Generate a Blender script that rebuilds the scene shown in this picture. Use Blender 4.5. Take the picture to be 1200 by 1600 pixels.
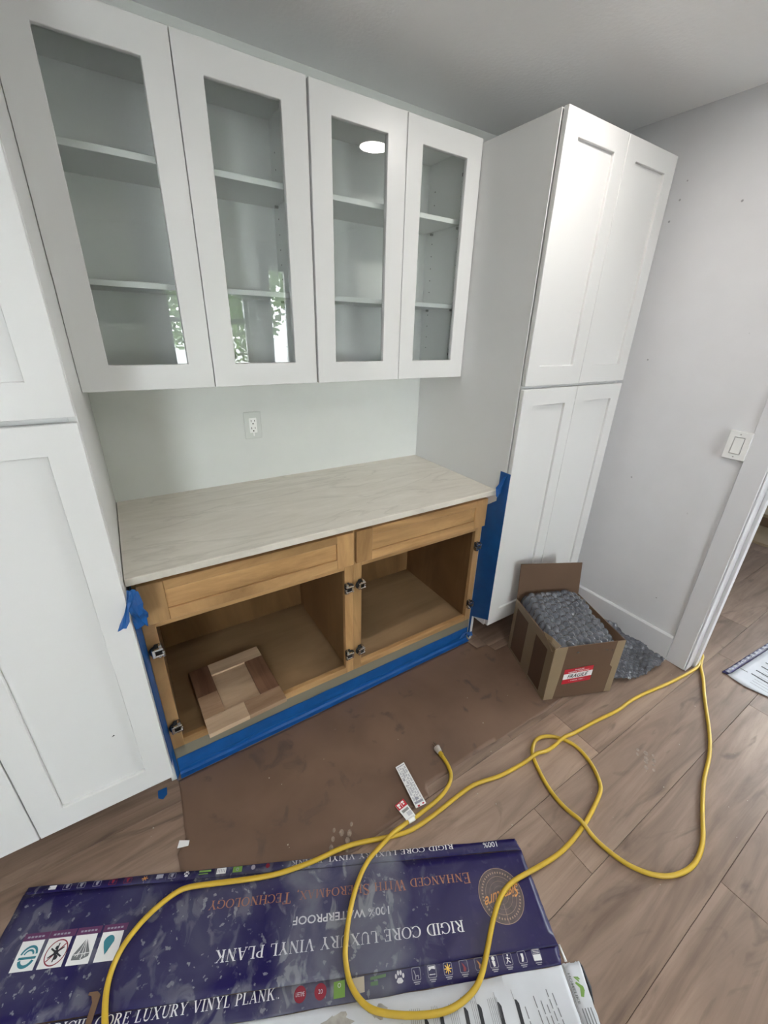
import bpy, bmesh, math, random
from mathutils import Vector, Matrix, noise
random.seed(7)
for o in list(bpy.data.objects): bpy.data.objects.remove(o)
SC = bpy.context.scene; COL = SC.collection
PI = math.pi

# ------------------------------------------------------------------ camera
cam = bpy.data.cameras.new('camera'); camo = bpy.data.objects.new('camera', cam); COL.objects.link(camo)
cam.sensor_fit = 'AUTO'; cam.sensor_width = 36.0
cam.lens = 642.279*36.0/1600.0
cam.shift_x = -5.485/1600.0; cam.shift_y = -7.708/1600.0
cam.clip_start = 0.02
MR = Matrix(((0.84243840, 0.50322461, 0.19251634), (-0.53797328, 0.76593038, 0.35204460), (0.02970340, -0.40014454, 0.91597056)))
right, fwd, up = MR.col[0], MR.col[1], MR.col[2]
m4 = Matrix.Identity(4)
for i in range(3):
    m4[i][0] = right[i]; m4[i][1] = up[i]; m4[i][2] = -fwd[i]
m4.translation = Vector((0.08410, -1.85489, 1.58756))
camo.matrix_world = m4
SC.camera = camo

# ------------------------------------------------------------------ world, exposure
SC.view_settings.view_transform = 'Standard'; SC.view_settings.look = 'None'
SC.view_settings.gamma = 1.0; SC.view_settings.use_curve_mapping = False
SC.view_settings.exposure = EXPOSURE = 1.95
w = bpy.data.worlds.new('sky'); SC.world = w; w.use_nodes = True
bg = w.node_tree.nodes['Background']; bg.inputs[0].default_value = (0.94, 0.965, 1.0, 1); bg.inputs[1].default_value = 9.0
LAMP_STRENGTH = 41.0

# ------------------------------------------------------------------ materials
def nodes_of(name):
    m = bpy.data.materials.new(name); m.use_nodes = True
    nt = m.node_tree; b = nt.nodes['Principled BSDF']
    return m, nt, b
def plain(name, col, rough=0.5, metal=0.0, spec=0.5, bump=0.0, bscale=200.0, var=0.0, vscale=3.0, coat=0.0, specks=0.0):
    m, nt, b = nodes_of(name)
    b.inputs['Base Color'].default_value = (*col, 1); b.inputs['Roughness'].default_value = rough
    b.inputs['Metallic'].default_value = metal; b.inputs['Specular IOR Level'].default_value = spec
    b.inputs['Coat Weight'].default_value = coat
    tc = nt.nodes.new('ShaderNodeTexCoord')
    if bump:
        n = nt.nodes.new('ShaderNodeTexNoise'); n.inputs['Scale'].default_value = bscale; n.inputs['Detail'].default_value = 4
        bp = nt.nodes.new('ShaderNodeBump'); bp.inputs['Strength'].default_value = bump; bp.inputs['Distance'].default_value = 0.002
        nt.links.new(tc.outputs['Object'], n.inputs['Vector']); nt.links.new(n.outputs['Fac'], bp.inputs['Height'])
        nt.links.new(bp.outputs['Normal'], b.inputs['Normal'])
    if var:
        n = nt.nodes.new('ShaderNodeTexNoise'); n.inputs['Scale'].default_value = vscale; n.inputs['Detail'].default_value = 5
        r = nt.nodes.new('ShaderNodeValToRGB')
        r.color_ramp.elements[0].position = 0.3; r.color_ramp.elements[1].position = 0.75
        r.color_ramp.elements[0].color = (*[c*(1-var) for c in col], 1); r.color_ramp.elements[1].color = (*[min(1, c*(1+var)) for c in col], 1)
        nt.links.new(tc.outputs['Object'], n.inputs['Vector']); nt.links.new(n.outputs['Fac'], r.inputs['Fac'])
        nt.links.new(r.outputs['Color'], b.inputs['Base Color'])
        if specks:
            v = nt.nodes.new('ShaderNodeTexVoronoi'); v.inputs['Scale'].default_value = 11; v.inputs['Randomness'].default_value = 1
            n5 = nt.nodes.new('ShaderNodeTexNoise'); n5.inputs['Scale'].default_value = 5; n5.inputs['Detail'].default_value = 2
            mr = nt.nodes.new('ShaderNodeMapRange'); mr.inputs['From Min'].default_value = 0.035; mr.inputs['From Max'].default_value = 0.06; mr.inputs['To Min'].default_value = specks; mr.inputs['To Max'].default_value = 0
            mr5 = nt.nodes.new('ShaderNodeMapRange'); mr5.inputs['From Min'].default_value = 0.50; mr5.inputs['From Max'].default_value = 0.62
            mu = nt.nodes.new('ShaderNodeMath'); mu.operation = 'MULTIPLY'; mx = nt.nodes.new('ShaderNodeMix'); mx.data_type = 'RGBA'
            L = nt.links; L.new(tc.outputs['Object'], v.inputs['Vector']); L.new(tc.outputs['Object'], n5.inputs['Vector']); L.new(v.outputs['Distance'], mr.inputs['Value']); L.new(n5.outputs['Fac'], mr5.inputs['Value'])
            L.new(mr.outputs[0], mu.inputs[0]); L.new(mr5.outputs[0], mu.inputs[1]); L.new(mu.outputs[0], mx.inputs['Factor']); L.new(r.outputs['Color'], mx.inputs['A']); mx.inputs['B'].default_value = (*[c*0.3 for c in col], 1)
            L.new(mx.outputs['Result'], b.inputs['Base Color'])
    return m
def wood(name, dark, light, axis='X', rough=0.45, scale=6.0, stretch=12.0, knots=0.0, spec=0.4, rnd=True, bump=0.08):
    m, nt, b = nodes_of(name); N = nt.nodes; L = nt.links
    b.inputs['Roughness'].default_value = rough; b.inputs['Specular IOR Level'].default_value = spec
    tc = N.new('ShaderNodeTexCoord'); mp = N.new('ShaderNodeMapping'); oi = N.new('ShaderNodeObjectInfo')
    s = [scale*stretch*0.25]*3; s['XYZ'.index(axis)] = scale*0.25
    mp.inputs['Scale'].default_value = s
    add = N.new('ShaderNodeVectorMath'); add.operation = 'ADD'
    mul = N.new('ShaderNodeMath'); mul.operation = 'MULTIPLY'; mul.inputs[1].default_value = 57.3
    L.new(oi.outputs['Random'], mul.inputs[0]); L.new(tc.outputs['Object'], add.inputs[0]); L.new(mul.outputs[0], add.inputs[1])
    L.new(add.outputs[0], mp.inputs['Vector'])
    n1 = N.new('ShaderNodeTexNoise'); n1.inputs['Scale'].default_value = 1.0; n1.inputs['Detail'].default_value = 8; n1.inputs['Roughness'].default_value = 0.62; n1.inputs['Distortion'].default_value = 0.9
    L.new(mp.outputs[0], n1.inputs['Vector'])
    r = N.new('ShaderNodeValToRGB'); e = r.color_ramp.elements
    e[0].position = 0.30; e[0].color = (*dark, 1); e[1].position = 0.66; e[1].color = (*light, 1)
    L.new(n1.outputs['Fac'], r.inputs['Fac'])
    # broad tone patches
    n2 = N.new('ShaderNodeTexNoise'); n2.inputs['Scale'].default_value = 2.3; n2.inputs['Detail'].default_value = 3
    L.new(add.outputs[0], n2.inputs['Vector'])
    hsv = N.new('ShaderNodeHueSaturation')
    mr = N.new('ShaderNodeMapRange'); mr.inputs['From Min'].default_value = 0.3; mr.inputs['From Max'].default_value = 0.7; mr.inputs['To Min'].default_value = 0.82; mr.inputs['To Max'].default_value = 1.16
    L.new(n2.outputs['Fac'], mr.inputs['Value'])
    last = mr.outputs[0]
    if rnd:
        mr2 = N.new('ShaderNodeMapRange'); mr2.inputs['To Min'].default_value = 0.9; mr2.inputs['To Max'].default_value = 1.1
        L.new(oi.outputs['Random'], mr2.inputs['Value'])
        mm = N.new('ShaderNodeMath'); mm.operation = 'MULTIPLY'; L.new(last, mm.inputs[0]); L.new(mr2.outputs[0], mm.inputs[1]); last = mm.outputs[0]
    L.new(last, hsv.inputs['Value']); L.new(r.outputs['Color'], hsv.inputs['Color'])
    out = hsv.outputs['Color']
    if knots:
        n3 = N.new('ShaderNodeTexNoise'); n3.inputs['Scale'].default_value = 1.0; n3.inputs['Detail'].default_value = 6; n3.inputs['Distortion'].default_value = 2.2
        mp3 = N.new('ShaderNodeMapping'); s3 = [9.0]*3; s3['XYZ'.index(axis)] = 2.4; mp3.inputs['Scale'].default_value = s3
        L.new(add.outputs[0], mp3.inputs['Vector']); L.new(mp3.outputs[0], n3.inputs['Vector'])
        r3 = N.new('ShaderNodeValToRGB'); r3.color_ramp.elements[0].position = 0.60; r3.color_ramp.elements[0].color = (0, 0, 0, 1)
        r3.color_ramp.elements[1].position = 0.78; r3.color_ramp.elements[1].color = (knots, knots, knots, 1)
        L.new(n3.outputs['Fac'], r3.inputs['Fac'])
        mx = N.new('ShaderNodeMix'); mx.data_type = 'RGBA'; L.new(r3.outputs['Color'], mx.inputs['Factor']); L.new(out, mx.inputs['A']); mx.inputs['B'].default_value = (*[c*0.42 for c in dark], 1)
        out = mx.outputs['Result']
    L.new(out, b.inputs['Base Color'])
    if bump:
        bp = N.new('ShaderNodeBump'); bp.inputs['Strength'].default_value = bump; bp.inputs['Distance'].default_value = 0.001
        L.new(n1.outputs['Fac'], bp.inputs['Height']); L.new(bp.outputs['Normal'], b.inputs['Normal'])
    return m
def thin_glass(name, tint, refl=0.09):
    m = bpy.data.materials.new(name); m.use_nodes = True; nt = m.node_tree; N = nt.nodes; L = nt.links
    N.clear(); out = N.new('ShaderNodeOutputMaterial')
    t = N.new('ShaderNodeBsdfTransparent'); t.inputs[0].default_value = (*tint, 1)
    g = N.new('ShaderNodeBsdfGlossy'); g.inputs['Roughness'].default_value = 0.0
    f = N.new('ShaderNodeFresnel'); f.inputs['IOR'].default_value = 1.52
    mx = N.new('ShaderNodeMixShader')
    f2 = N.new('ShaderNodeMath'); f2.operation = 'MULTIPLY'; f2.inputs[1].default_value = 1.8; f2.use_clamp = True; L.new(f.outputs[0], f2.inputs[0]); L.new(f2.outputs[0], mx.inputs[0])
    L.new(t.outputs[0], mx.inputs[1]); L.new(g.outputs[0], mx.inputs[2]); L.new(mx.outputs[0], out.inputs[0])
    return m

M_white = plain('painted cabinet white', (0.68, 0.68, 0.675), 0.32, bump=0.04, bscale=160)
M_inside = plain('cabinet interior white', (0.86, 0.87, 0.855), 0.4)
M_wall = plain('wall paint pale grey', (0.70, 0.715, 0.69), 0.6, bump=0.10, bscale=140, var=0.02, vscale=8)
M_wallr = plain('wall paint cool white', (0.68, 0.68, 0.70), 0.55, bump=0.10, bscale=140, var=0.02, vscale=8, specks=0.8)
M_trim = plain('trim paint', (0.66, 0.66, 0.68), 0.35, bump=0.03)
M_ceil = plain('ceiling texture paint', (0.90, 0.905, 0.91), 0.9, bump=0.55, bscale=70)
M_plate = plain('outlet plastic', (0.80, 0.81, 0.80), 0.3)
M_clearplate = plain('wall plate plastic', (0.68, 0.70, 0.67), 0.25)
M_gap_shade = plain('switch gap shade', (0.22, 0.22, 0.22), 0.6)  # shadow line round the rocker, put into the colour
M_socket = plain('socket white', (0.95, 0.95, 0.93), 0.35)
M_black = plain('black', (0.01, 0.01, 0.012), 0.5)
M_maple = wood('maple stained', (0.27, 0.145, 0.058), (0.58, 0.355, 0.160), 'X', 0.38, 6, 5, 0.35)
M_maplev = wood('maple stained upright grain', (0.27, 0.145, 0.058), (0.58, 0.355, 0.160), 'Z', 0.38, 6, 5, 0.35)
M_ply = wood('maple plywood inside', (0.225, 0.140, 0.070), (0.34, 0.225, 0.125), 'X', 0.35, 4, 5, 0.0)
M_ply_shade = wood('maple plywood shaded', (0.14, 0.070, 0.028), (0.24, 0.130, 0.056), 'Z', 0.35, 4, 5, 0.0)  # darker copy: shade on back and sides of the bays is in the colour
M_toe = plain('toe board raw', (0.21, 0.19, 0.14), 0.7, var=0.08)
M_floor = wood('vinyl plank oak', (0.160, 0.105, 0.076), (0.325, 0.230, 0.173), 'X', 0.42, 5, 12, 0.75, 0.4, True, 0.12)
M_sub = plain('joint dark', (0.07, 0.048, 0.036), 0.9)
M_glass = thin_glass('cabinet glass', (0.96, 0.985, 0.975))
M_wglass = thin_glass('window glass', (0.93, 0.96, 0.95))
M_chrome = plain('nickel', (0.75, 0.74, 0.72), 0.18, 1.0)
M_pin = plain('shelf pin steel', (0.45, 0.45, 0.44), 0.35, 0.6)
M_darkmetal = plain('dark hinge metal', (0.03, 0.03, 0.032), 0.35, 0.7)
M_tape = plain('blue masking tape', (0.003, 0.080, 0.29), 0.5, bump=0.25, bscale=60, var=0.12, vscale=20)
M_card = plain('corrugated cardboard', (0.115, 0.066, 0.038), 0.75, bump=0.05, bscale=90, var=0.07, vscale=6)
M_cardin = plain('cardboard inside', (0.17, 0.10, 0.06), 0.8)
M_packtape = plain('tan packing tape', (0.27, 0.205, 0.13), 0.28, var=0.06, vscale=10)
M_yellow = plain('yellow cord rubber', (0.54, 0.36, 0.030), 0.42, var=0.06, vscale=30)
M_paperwhite = plain('white paper', (0.78, 0.78, 0.78), 0.6)
M_ink = plain('grey ink', (0.16, 0.17, 0.18), 0.6)
M_redink = plain('red ink', (0.50, 0.012, 0.03), 0.45)
M_blackink = plain('black ink', (0.012, 0.016, 0.024), 0.5)
M_blueink = plain('dark blue ink', (0.02, 0.03, 0.10), 0.5)

def scuffed(name, base, scuff, lo=0.52, hi=0.64, amount=0.8, rough=0.36, fine=True):
    m, nt, b = nodes_of(name); N = nt.nodes; L = nt.links; b.inputs['Specular IOR Level'].default_value = 0.28
    tc = N.new('ShaderNodeTexCoord')
    def noise_(sc, det, dist, stretch=None):
        n = N.new('ShaderNodeTexNoise'); n.inputs['Scale'].default_value = sc; n.inputs['Detail'].default_value = det; n.inputs['Distortion'].default_value = dist
        if stretch:
            mp = N.new('ShaderNodeMapping'); mp.inputs['Scale'].default_value = stretch; mp.inputs['Rotation'].default_value = (0, 0, 0.5)
            L.new(tc.outputs['Object'], mp.inputs['Vector']); L.new(mp.outputs[0], n.inputs['Vector'])
        else: L.new(tc.outputs['Object'], n.inputs['Vector'])
        return n.outputs['Fac']
    def ramp(src, a, c, v=1.0):
        r = N.new('ShaderNodeMapRange'); r.inputs['From Min'].default_value = a; r.inputs['From Max'].default_value = c; r.inputs['To Max'].default_value = v; r.clamp = True
        L.new(src, r.inputs['Value']); return r.outputs[0]
    def mth(op, a, c):
        n = N.new('ShaderNodeMath'); n.operation = op; n.use_clamp = True
        for i, x in enumerate((a, c)):
            if isinstance(x, float): n.inputs[i].default_value = x
            else: L.new(x, n.inputs[i])
        return n.outputs[0]
    big = ramp(noise_(2.6, 3, 0.4), 0.34, 0.56)
    sx0 = N.new('ShaderNodeSeparateXYZ'); L.new(tc.outputs['Object'], sx0.inputs[0]); wob = mth('MULTIPLY', noise_(7, 4, 0.3), 0.25)
    xx = N.new('ShaderNodeMath'); xx.operation = 'ADD'; L.new(sx0.outputs['X'], xx.inputs[0]); L.new(wob, xx.inputs[1]); patch = mth('MULTIPLY', ramp(xx.outputs[0], 0.86, 0.92), mth('SUBTRACT', 1.0, ramp(xx.outputs[0], 1.20, 1.28)))
    smear = ramp(noise_(19, 7, 0.9, (1.0, 0.75, 1)), lo, hi, amount)
    spec = ramp(noise_(55, 3, 0.2), 0.63, 0.68, 0.9)
    haze = ramp(noise_(5, 6, 0.6), 0.40, 0.68, 0.45)
    f = mth('MAXIMUM', mth('MULTIPLY', mth('MULTIPLY', big, 0.42), mth('MAXIMUM', mth('MULTIPLY', smear, 1.25), haze)), mth('MAXIMUM', mth('MULTIPLY', patch, mth('MAXIMUM', mth('MULTIPLY', smear, 1.0), mth('ADD', mth('MULTIPLY', haze, 1.0), 0.16))), mth('MULTIPLY', spec, mth('ADD', mth('MULTIPLY', big, 0.8), 0.15))))
    sepx = N.new('ShaderNodeSeparateXYZ'); L.new(tc.outputs['Object'], sepx.inputs[0])
    inr = mth('SUBTRACT', 1.0, ramp(sepx.outputs['X'], 1.10, 1.24))
    f = mth('MULTIPLY', f, mth('ADD', mth('MULTIPLY', inr, 0.9), 0.1))
    mx = N.new('ShaderNodeMix'); mx.data_type = 'RGBA'; L.new(f, mx.inputs['Factor']); mx.inputs['A'].default_value = (*base, 1); mx.inputs['B'].default_value = (*scuff, 1)
    L.new(mx.outputs['Result'], b.inputs['Base Color'])
    rr = N.new('ShaderNodeMapRange'); rr.inputs['To Min'].default_value = rough; rr.inputs['To Max'].default_value = 0.75; L.new(f, rr.inputs['Value']); L.new(rr.outputs[0], b.inputs['Roughness'])
    wv = N.new('ShaderNodeTexNoise'); wv.inputs['Scale'].default_value = 9; wv.inputs['Detail'].default_value = 3; wv.inputs['Distortion'].default_value = 1.0; L.new(tc.outputs['Object'], wv.inputs['Vector'])
    bp = N.new('ShaderNodeBump'); bp.inputs['Strength'].default_value = 0.35; bp.inputs['Distance'].default_value = 0.01; L.new(wv.outputs['Fac'], bp.inputs['Height']); L.new(bp.outputs['Normal'], b.inputs['Normal'])
    return m
M_carton = scuffed('printed blue carton', (0.010, 0.006, 0.068), (0.25, 0.26, 0.28))
M_print_white = scuffed('worn white print', (0.72, 0.72, 0.74), (0.10, 0.10, 0.16), 0.58, 0.7, 0.5)
M_print_gold = scuffed('worn copper print', (0.36, 0.16, 0.09), (0.10, 0.08, 0.14), 0.58, 0.7, 0.5)
M_print_grey = plain('grey print', (0.30, 0.30, 0.36), 0.4)
M_print_purple = plain('purple print', (0.10, 0.02, 0.09), 0.4)
M_print_seal = plain('seal brown print', (0.075, 0.052, 0.055), 0.35, var=0.3, vscale=60)
M_print_seal_line = plain('seal gold line', (0.30, 0.20, 0.15), 0.4)
M_print_orange = plain('orange script print', (0.62, 0.27, 0.07), 0.4)
M_print_red = plain('dark red print', (0.22, 0.012, 0.03), 0.4)
M_print_green = plain('green print', (0.16, 0.30, 0.06), 0.4)
M_print_yellow = plain('yellow print', (0.75, 0.48, 0.08), 0.4)
M_print_teal = plain('teal print', (0.03, 0.20, 0.26), 0.4)
M_print_beige = plain('beige print', (0.42, 0.37, 0.30), 0.5)
M_cartonwhite = plain('white carton face', (0.56, 0.58, 0.62), 0.5, var=0.10, vscale=7)

def quartz():
    m, nt, b = nodes_of('quartz veined'); N = nt.nodes; L = nt.links
    b.inputs['Roughness'].default_value = 0.16
    tc = N.new('ShaderNodeTexCoord'); mp = N.new('ShaderNodeMapping'); mp.inputs['Rotation'].default_value = (0, 0, -0.42); mp.inputs['Scale'].default_value = (1.0, 4.2, 1.0)
    L.new(tc.outputs['Object'], mp.inputs['Vector'])
    n = N.new('ShaderNodeTexNoise'); n.inputs['Scale'].default_value = 5; n.inputs['Detail'].default_value = 9; n.inputs['Roughness'].default_value = 0.65; n.inputs['Distortion'].default_value = 0.6
    L.new(mp.outputs[0], n.inputs['Vector'])
    r = N.new('ShaderNodeValToRGB'); e = r.color_ramp.elements
    e[0].position = 0.25; e[0].color = (0.58, 0.545, 0.475, 1); e[1].position = 0.75; e[1].color = (0.70, 0.665, 0.595, 1)
    L.new(n.outputs['Fac'], r.inputs['Fac'])
    v = N.new('ShaderNodeTexNoise'); v.inputs['Scale'].default_value = 1.9; v.inputs['Detail'].default_value = 7; v.inputs['Distortion'].default_value = 0.5
    mp2 = N.new('ShaderNodeMapping'); mp2.inputs['Rotation'].default_value = (0, 0, -0.55); mp2.inputs['Scale'].default_value = (0.7, 3.4, 1.0); mp2.inputs['Location'].default_value = (3.1, 1.7, 0)
    L.new(tc.outputs['Object'], mp2.inputs['Vector']); L.new(mp2.outputs[0], v.inputs['Vector'])
    a = N.new('ShaderNodeMath'); a.operation = 'SUBTRACT'; a.inputs[1].default_value = 0.5; L.new(v.outputs['Fac'], a.inputs[0])
    ab = N.new('ShaderNodeMath'); ab.operation = 'ABSOLUTE'; L.new(a.outputs[0], ab.inputs[0])
    vr = N.new('ShaderNodeMapRange'); vr.inputs['From Max'].default_value = 0.018; vr.inputs['To Min'].default_value = 0.26; vr.inputs['To Max'].default_value = 0.0; L.new(ab.outputs[0], vr.inputs['Value'])
    mx = N.new('ShaderNodeMix'); mx.data_type = 'RGBA'; L.new(vr.outputs[0], mx.inputs['Factor']); L.new(r.outputs['Color'], mx.inputs['A']); mx.inputs['B'].default_value = (0.36, 0.34, 0.29, 1)
    L.new(mx.outputs['Result'], b.inputs['Base Color'])
    return m
M_quartz = quartz()

def floor_paper():
    m, nt, b = nodes_of('brown masking paper'); N = nt.nodes; L = nt.links
    b.inputs['Roughness'].default_value = 0.6
    tc = N.new('ShaderNodeTexCoord')
    def noise_(sc, det, dist):
        n = N.new('ShaderNodeTexNoise'); n.inputs['Scale'].default_value = sc; n.inputs['Detail'].default_value = det; n.inputs['Distortion'].default_value = dist
        L.new(tc.outputs['Object'], n.inputs['Vector']); return n
    n = noise_(3.0, 6, 0.4)
    r = N.new('ShaderNodeValToRGB'); e = r.color_ramp.elements
    e[0].position = 0.3; e[0].color = (0.120, 0.070, 0.046, 1); e[1].position = 0.7; e[1].color = (0.185, 0.112, 0.075, 1)
    L.new(n.outputs['Fac'], r.inputs['Fac'])
    s = noise_(9.0, 5, 0.6); sr = N.new('ShaderNodeMapRange'); sr.inputs['From Min'].default_value = 0.60; sr.inputs['From Max'].default_value = 0.72; sr.inputs['To Max'].default_value = 0.85
    L.new(s.outputs['Fac'], sr.inputs['Value'])
    mx = N.new('ShaderNodeMix'); mx.data_type = 'RGBA'; L.new(sr.outputs[0], mx.inputs['Factor']); L.new(r.outputs['Color'], mx.inputs['A']); mx.inputs['B'].default_value = (0.070, 0.050, 0.042, 1)
    L.new(mx.outputs['Result'], b.inputs['Base Color'])
    bp = N.new('ShaderNodeBump'); bp.inputs['Strength'].default_value = 0.25; bp.inputs['Distance'].default_value = 0.004; L.new(n.outputs['Fac'], bp.inputs['Height']); L.new(bp.outputs['Normal'], b.inputs['Normal'])
    return m
M_rosin = floor_paper()

def bubble_mat():
    m, nt, b = nodes_of('bubble wrap film')
    b.inputs['Base Color'].default_value = (0.15, 0.16, 0.19, 1); b.inputs['Roughness'].default_value = 0.05
    b.inputs['Transmission Weight'].default_value = 0.45; b.inputs['IOR'].default_value = 1.3; b.inputs['Specular IOR Level'].default_value = 0.9; b.inputs['Coat Weight'].default_value = 1.0; b.inputs['Coat Roughness'].default_value = 0.03
    return m
M_bubble = bubble_mat()
def emit(name, col, s):
    m = bpy.data.materials.new(name); m.use_nodes = True; nt = m.node_tree; nt.nodes.clear()
    o = nt.nodes.new('ShaderNodeOutputMaterial'); e = nt.nodes.new('ShaderNodeEmission'); e.inputs[0].default_value = (*col, 1); e.inputs[1].default_value = s
    nt.links.new(e.outputs[0], o.inputs[0]); return m

# ------------------------------------------------------------------ mesh helpers
class MB:
    def __init__(s): s.v = []; s.f = []
    def quad(s, a, b, c, d):
        n = len(s.v); s.v += [a, b, c, d]; s.f.append((n, n+1, n+2, n+3)); return s
    def poly(s, pts):
        n = len(s.v); s.v += list(pts); s.f.append(tuple(range(n, n+len(pts)))); return s
    def box(s, x0, x1, y0, y1, z0, z1):
        n = len(s.v)
        s.v += [(x, y, z) for z in (z0, z1) for y in (y0, y1) for x in (x0, x1)]
        for f in ((0, 2, 3, 1), (4, 5, 7, 6), (0, 1, 5, 4), (2, 6, 7, 3), (0, 4, 6, 2), (1, 3, 7, 5)): s.f.append(tuple(n+i for i in f))
        return s
    def prism(s, pts, z0, z1):
        n = len(s.v); k = len(pts)
        s.v += [(p[0], p[1], z0) for p in pts] + [(p[0], p[1], z1) for p in pts]
        s.f.append(tuple(n+i for i in reversed(range(k)))); s.f.append(tuple(n+k+i for i in range(k)))
        for i in range(k): j = (i+1) % k; s.f.append((n+i, n+j, n+k+j, n+k+i))
        return s
    def cyl(s, c, axis, r, h, k=16, r2=None):
        r2 = r if r2 is None else r2
        a = Vector(axis).normalized(); t = a.orthogonal().normalized(); u = a.cross(t); c = Vector(c)
        n = len(s.v)
        for i in range(k): q = 2*PI*i/k; s.v.append(tuple(c+(t*math.cos(q)+u*math.sin(q))*r))
        for i in range(k): q = 2*PI*i/k; s.v.append(tuple(c+a*h+(t*math.cos(q)+u*math.sin(q))*r2))
        s.f.append(tuple(n+i for i in reversed(range(k)))); s.f.append(tuple(n+k+i for i in range(k)))
        for i in range(k): j = (i+1) % k; s.f.append((n+i, n+j, n+k+j, n+k+i))
        return s
    def tube(s, pts, r, k=10):
        pts = [Vector(p) for p in pts]; n = len(s.v); nrm = None
        for i, p in enumerate(pts):
            d = (pts[min(i+1, len(pts)-1)]-pts[max(i-1, 0)]).normalized()
            side = d.cross(Vector((0, 0, 1)))
            side = side.normalized() if side.length > 1e-4 else Vector((1, 0, 0))
            u = side.cross(d).normalized()
            for j in range(k): q = 2*PI*j/k; s.v.append(tuple(p+side*math.cos(q)*r+u*math.sin(q)*r))
        for i in range(len(pts)-1):
            for j in range(k):
                a = n+i*k+j; b = n+i*k+(j+1) % k; s.f.append((a, b, b+k, a+k))
        s.f.append(tuple(n+j for j in range(k))); s.f.append(tuple(n+(len(pts)-1)*k+j for j in reversed(range(k))))
        return s
    def mesh(s, name, bevel=0.0, merge=False, smooth=False):
        me = bpy.data.meshes.new(name); me.from_pydata([tuple(v) for v in s.v], [], s.f)
        bm = bmesh.new(); bm.from_mesh(me)
        if merge: bmesh.ops.remove_doubles(bm, verts=bm.verts, dist=1e-5)
        bmesh.ops.recalc_face_normals(bm, faces=bm.faces)
        if bevel:
            es = [e for e in bm.edges if len(e.link_faces) == 2 and e.calc_face_angle(0) > 0.5]
            bmesh.ops.bevel(bm, geom=es, offset=bevel, segments=1, affect='EDGES', profile=0.7, clamp_overlap=True)
        if smooth:
            for f in bm.faces: f.smooth = True
        bm.to_mesh(me); bm.free(); return me
def link(name, me, mat, parent=None, loc=None, rotz=None):
    o = bpy.data.objects.new(name, me); COL.objects.link(o)
    if mat and me and not me.materials: me.materials.append(mat)
    if parent: o.parent = parent
    if loc: o.location = loc
    if rotz is not None: o.rotation_euler = (0, 0, rotz)
    return o
def obj(name, mb, mat, parent=None, bevel=0.0, merge=False, smooth=False, loc=None, rotz=None):
    return link(name, mb.mesh(name, bevel, merge, smooth), mat, parent, loc, rotz)
def tag(o, label=None, cat=None, group=None, kind=None):
    if label: o['label'] = label
    if cat: o['category'] = cat
    if group: o['group'] = group
    if kind: o['kind'] = kind
    return o
def empty(name, label, cat, loc=(0, 0, 0), rotz=0, group=None):
    o = bpy.data.objects.new(name, None); COL.objects.link(o); o.location = loc; o.rotation_euler = (0, 0, rotz); o.empty_display_size = 0.05
    return tag(o, label, cat, group)
def struct(o): o['kind'] = 'structure'; return o
def ring_y(x0, x1, z0, z1, hx0, hx1, hz0, hz1, y0, y1):
    """door frame in the xz plane with a rectangular hole; y0 front, y1 back"""
    s = MB()
    O = [(x0, z0), (x1, z0), (x1, z1), (x0, z1)]; I = [(hx0, hz0), (hx1, hz0), (hx1, hz1), (hx0, hz1)]
    s.v = [(x, y0, z) for x, z in O]+[(x, y0, z) for x, z in I]+[(x, y1, z) for x, z in O]+[(x, y1, z) for x, z in I]
    for i in range(4):
        j = (i+1) % 4
        s.f += [(i, j, 4+j, 4+i), (8+j, 8+i, 12+i, 12+j), (j, i, 8+i, 8+j), (4+i, 4+j, 12+j, 12+i)]
    return s
def wall_holes(a0, a1, z0, z1, holes):
    """rectangles (a0,a1,z0,z1) that cover a wall around its openings"""
    cuts = sorted({a0, a1, *[h[0] for h in holes], *[h[1] for h in holes]}); out = []
    for p, q in zip(cuts, cuts[1:]):
        zs = [z0]
        for h in sorted([h for h in holes if h[0] <= p and h[1] >= q], key=lambda h: h[2]):
            out.append((p, q, zs[-1], h[2])); zs.append(h[3])
        out.append((p, q, zs[-1], z1))
    return [r for r in out if r[3]-r[2] > 1e-4]

H = 2.445
XL, XW, XF, YB = -2.6, 2.30, 5.35, -4.2
# ------------------------------------------------------------------ room shell
struct(obj('wall_back', MB().box(XL-0.1, XF+0.1, 0.0, 0.12, 0, H), M_wall))
struct(obj('wall_left', MB().box(XL-0.12, XL, YB, 0, 0, H), M_wall))
wr = MB()
for a, b, z0, z1 in wall_holes(YB, 0, 0, H, [(-2.25, -1.345, 0, 2.06)]): wr.box(XW, XW+0.165, a, b, z0, z1)
wall_right = struct(obj('wall_right', wr, M_wallr))
wfar = MB()
for a, b, z0, z1 in wall_holes(YB, 0, 0, H, [(-3.2, -1.5, 1.0, 2.2)]): wfar.box(XF, XF+0.14, a, b, z0, z1)  # opening for an unseen window, added to light the far room
struct(obj('wall_far', wfar, M_wallr))
WINS = [(0.70, 1.60, 0.92, 1.93), (1.84, 2.12, 1.00, 2.21), (-1.75, -0.98, 0.85, 2.2), (-3.2, -1.5, 1.0, 2.2)]  # last two windows are unseen, added to bring in more daylight
wf = MB()
for a, b, z0, z1 in wall_holes(XL-0.1, XF+0.1, 0, H, [(x0, x1, z0, z1) for x0, x1, z0, z1 in WINS[:3]]): wf.box(a, b, YB-0.14, YB, z0, z1)
struct(obj('wall_front', wf, M_wallr))
M_frame = plain('window frame', (0.55, 0.56, 0.56), 0.4)
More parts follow.
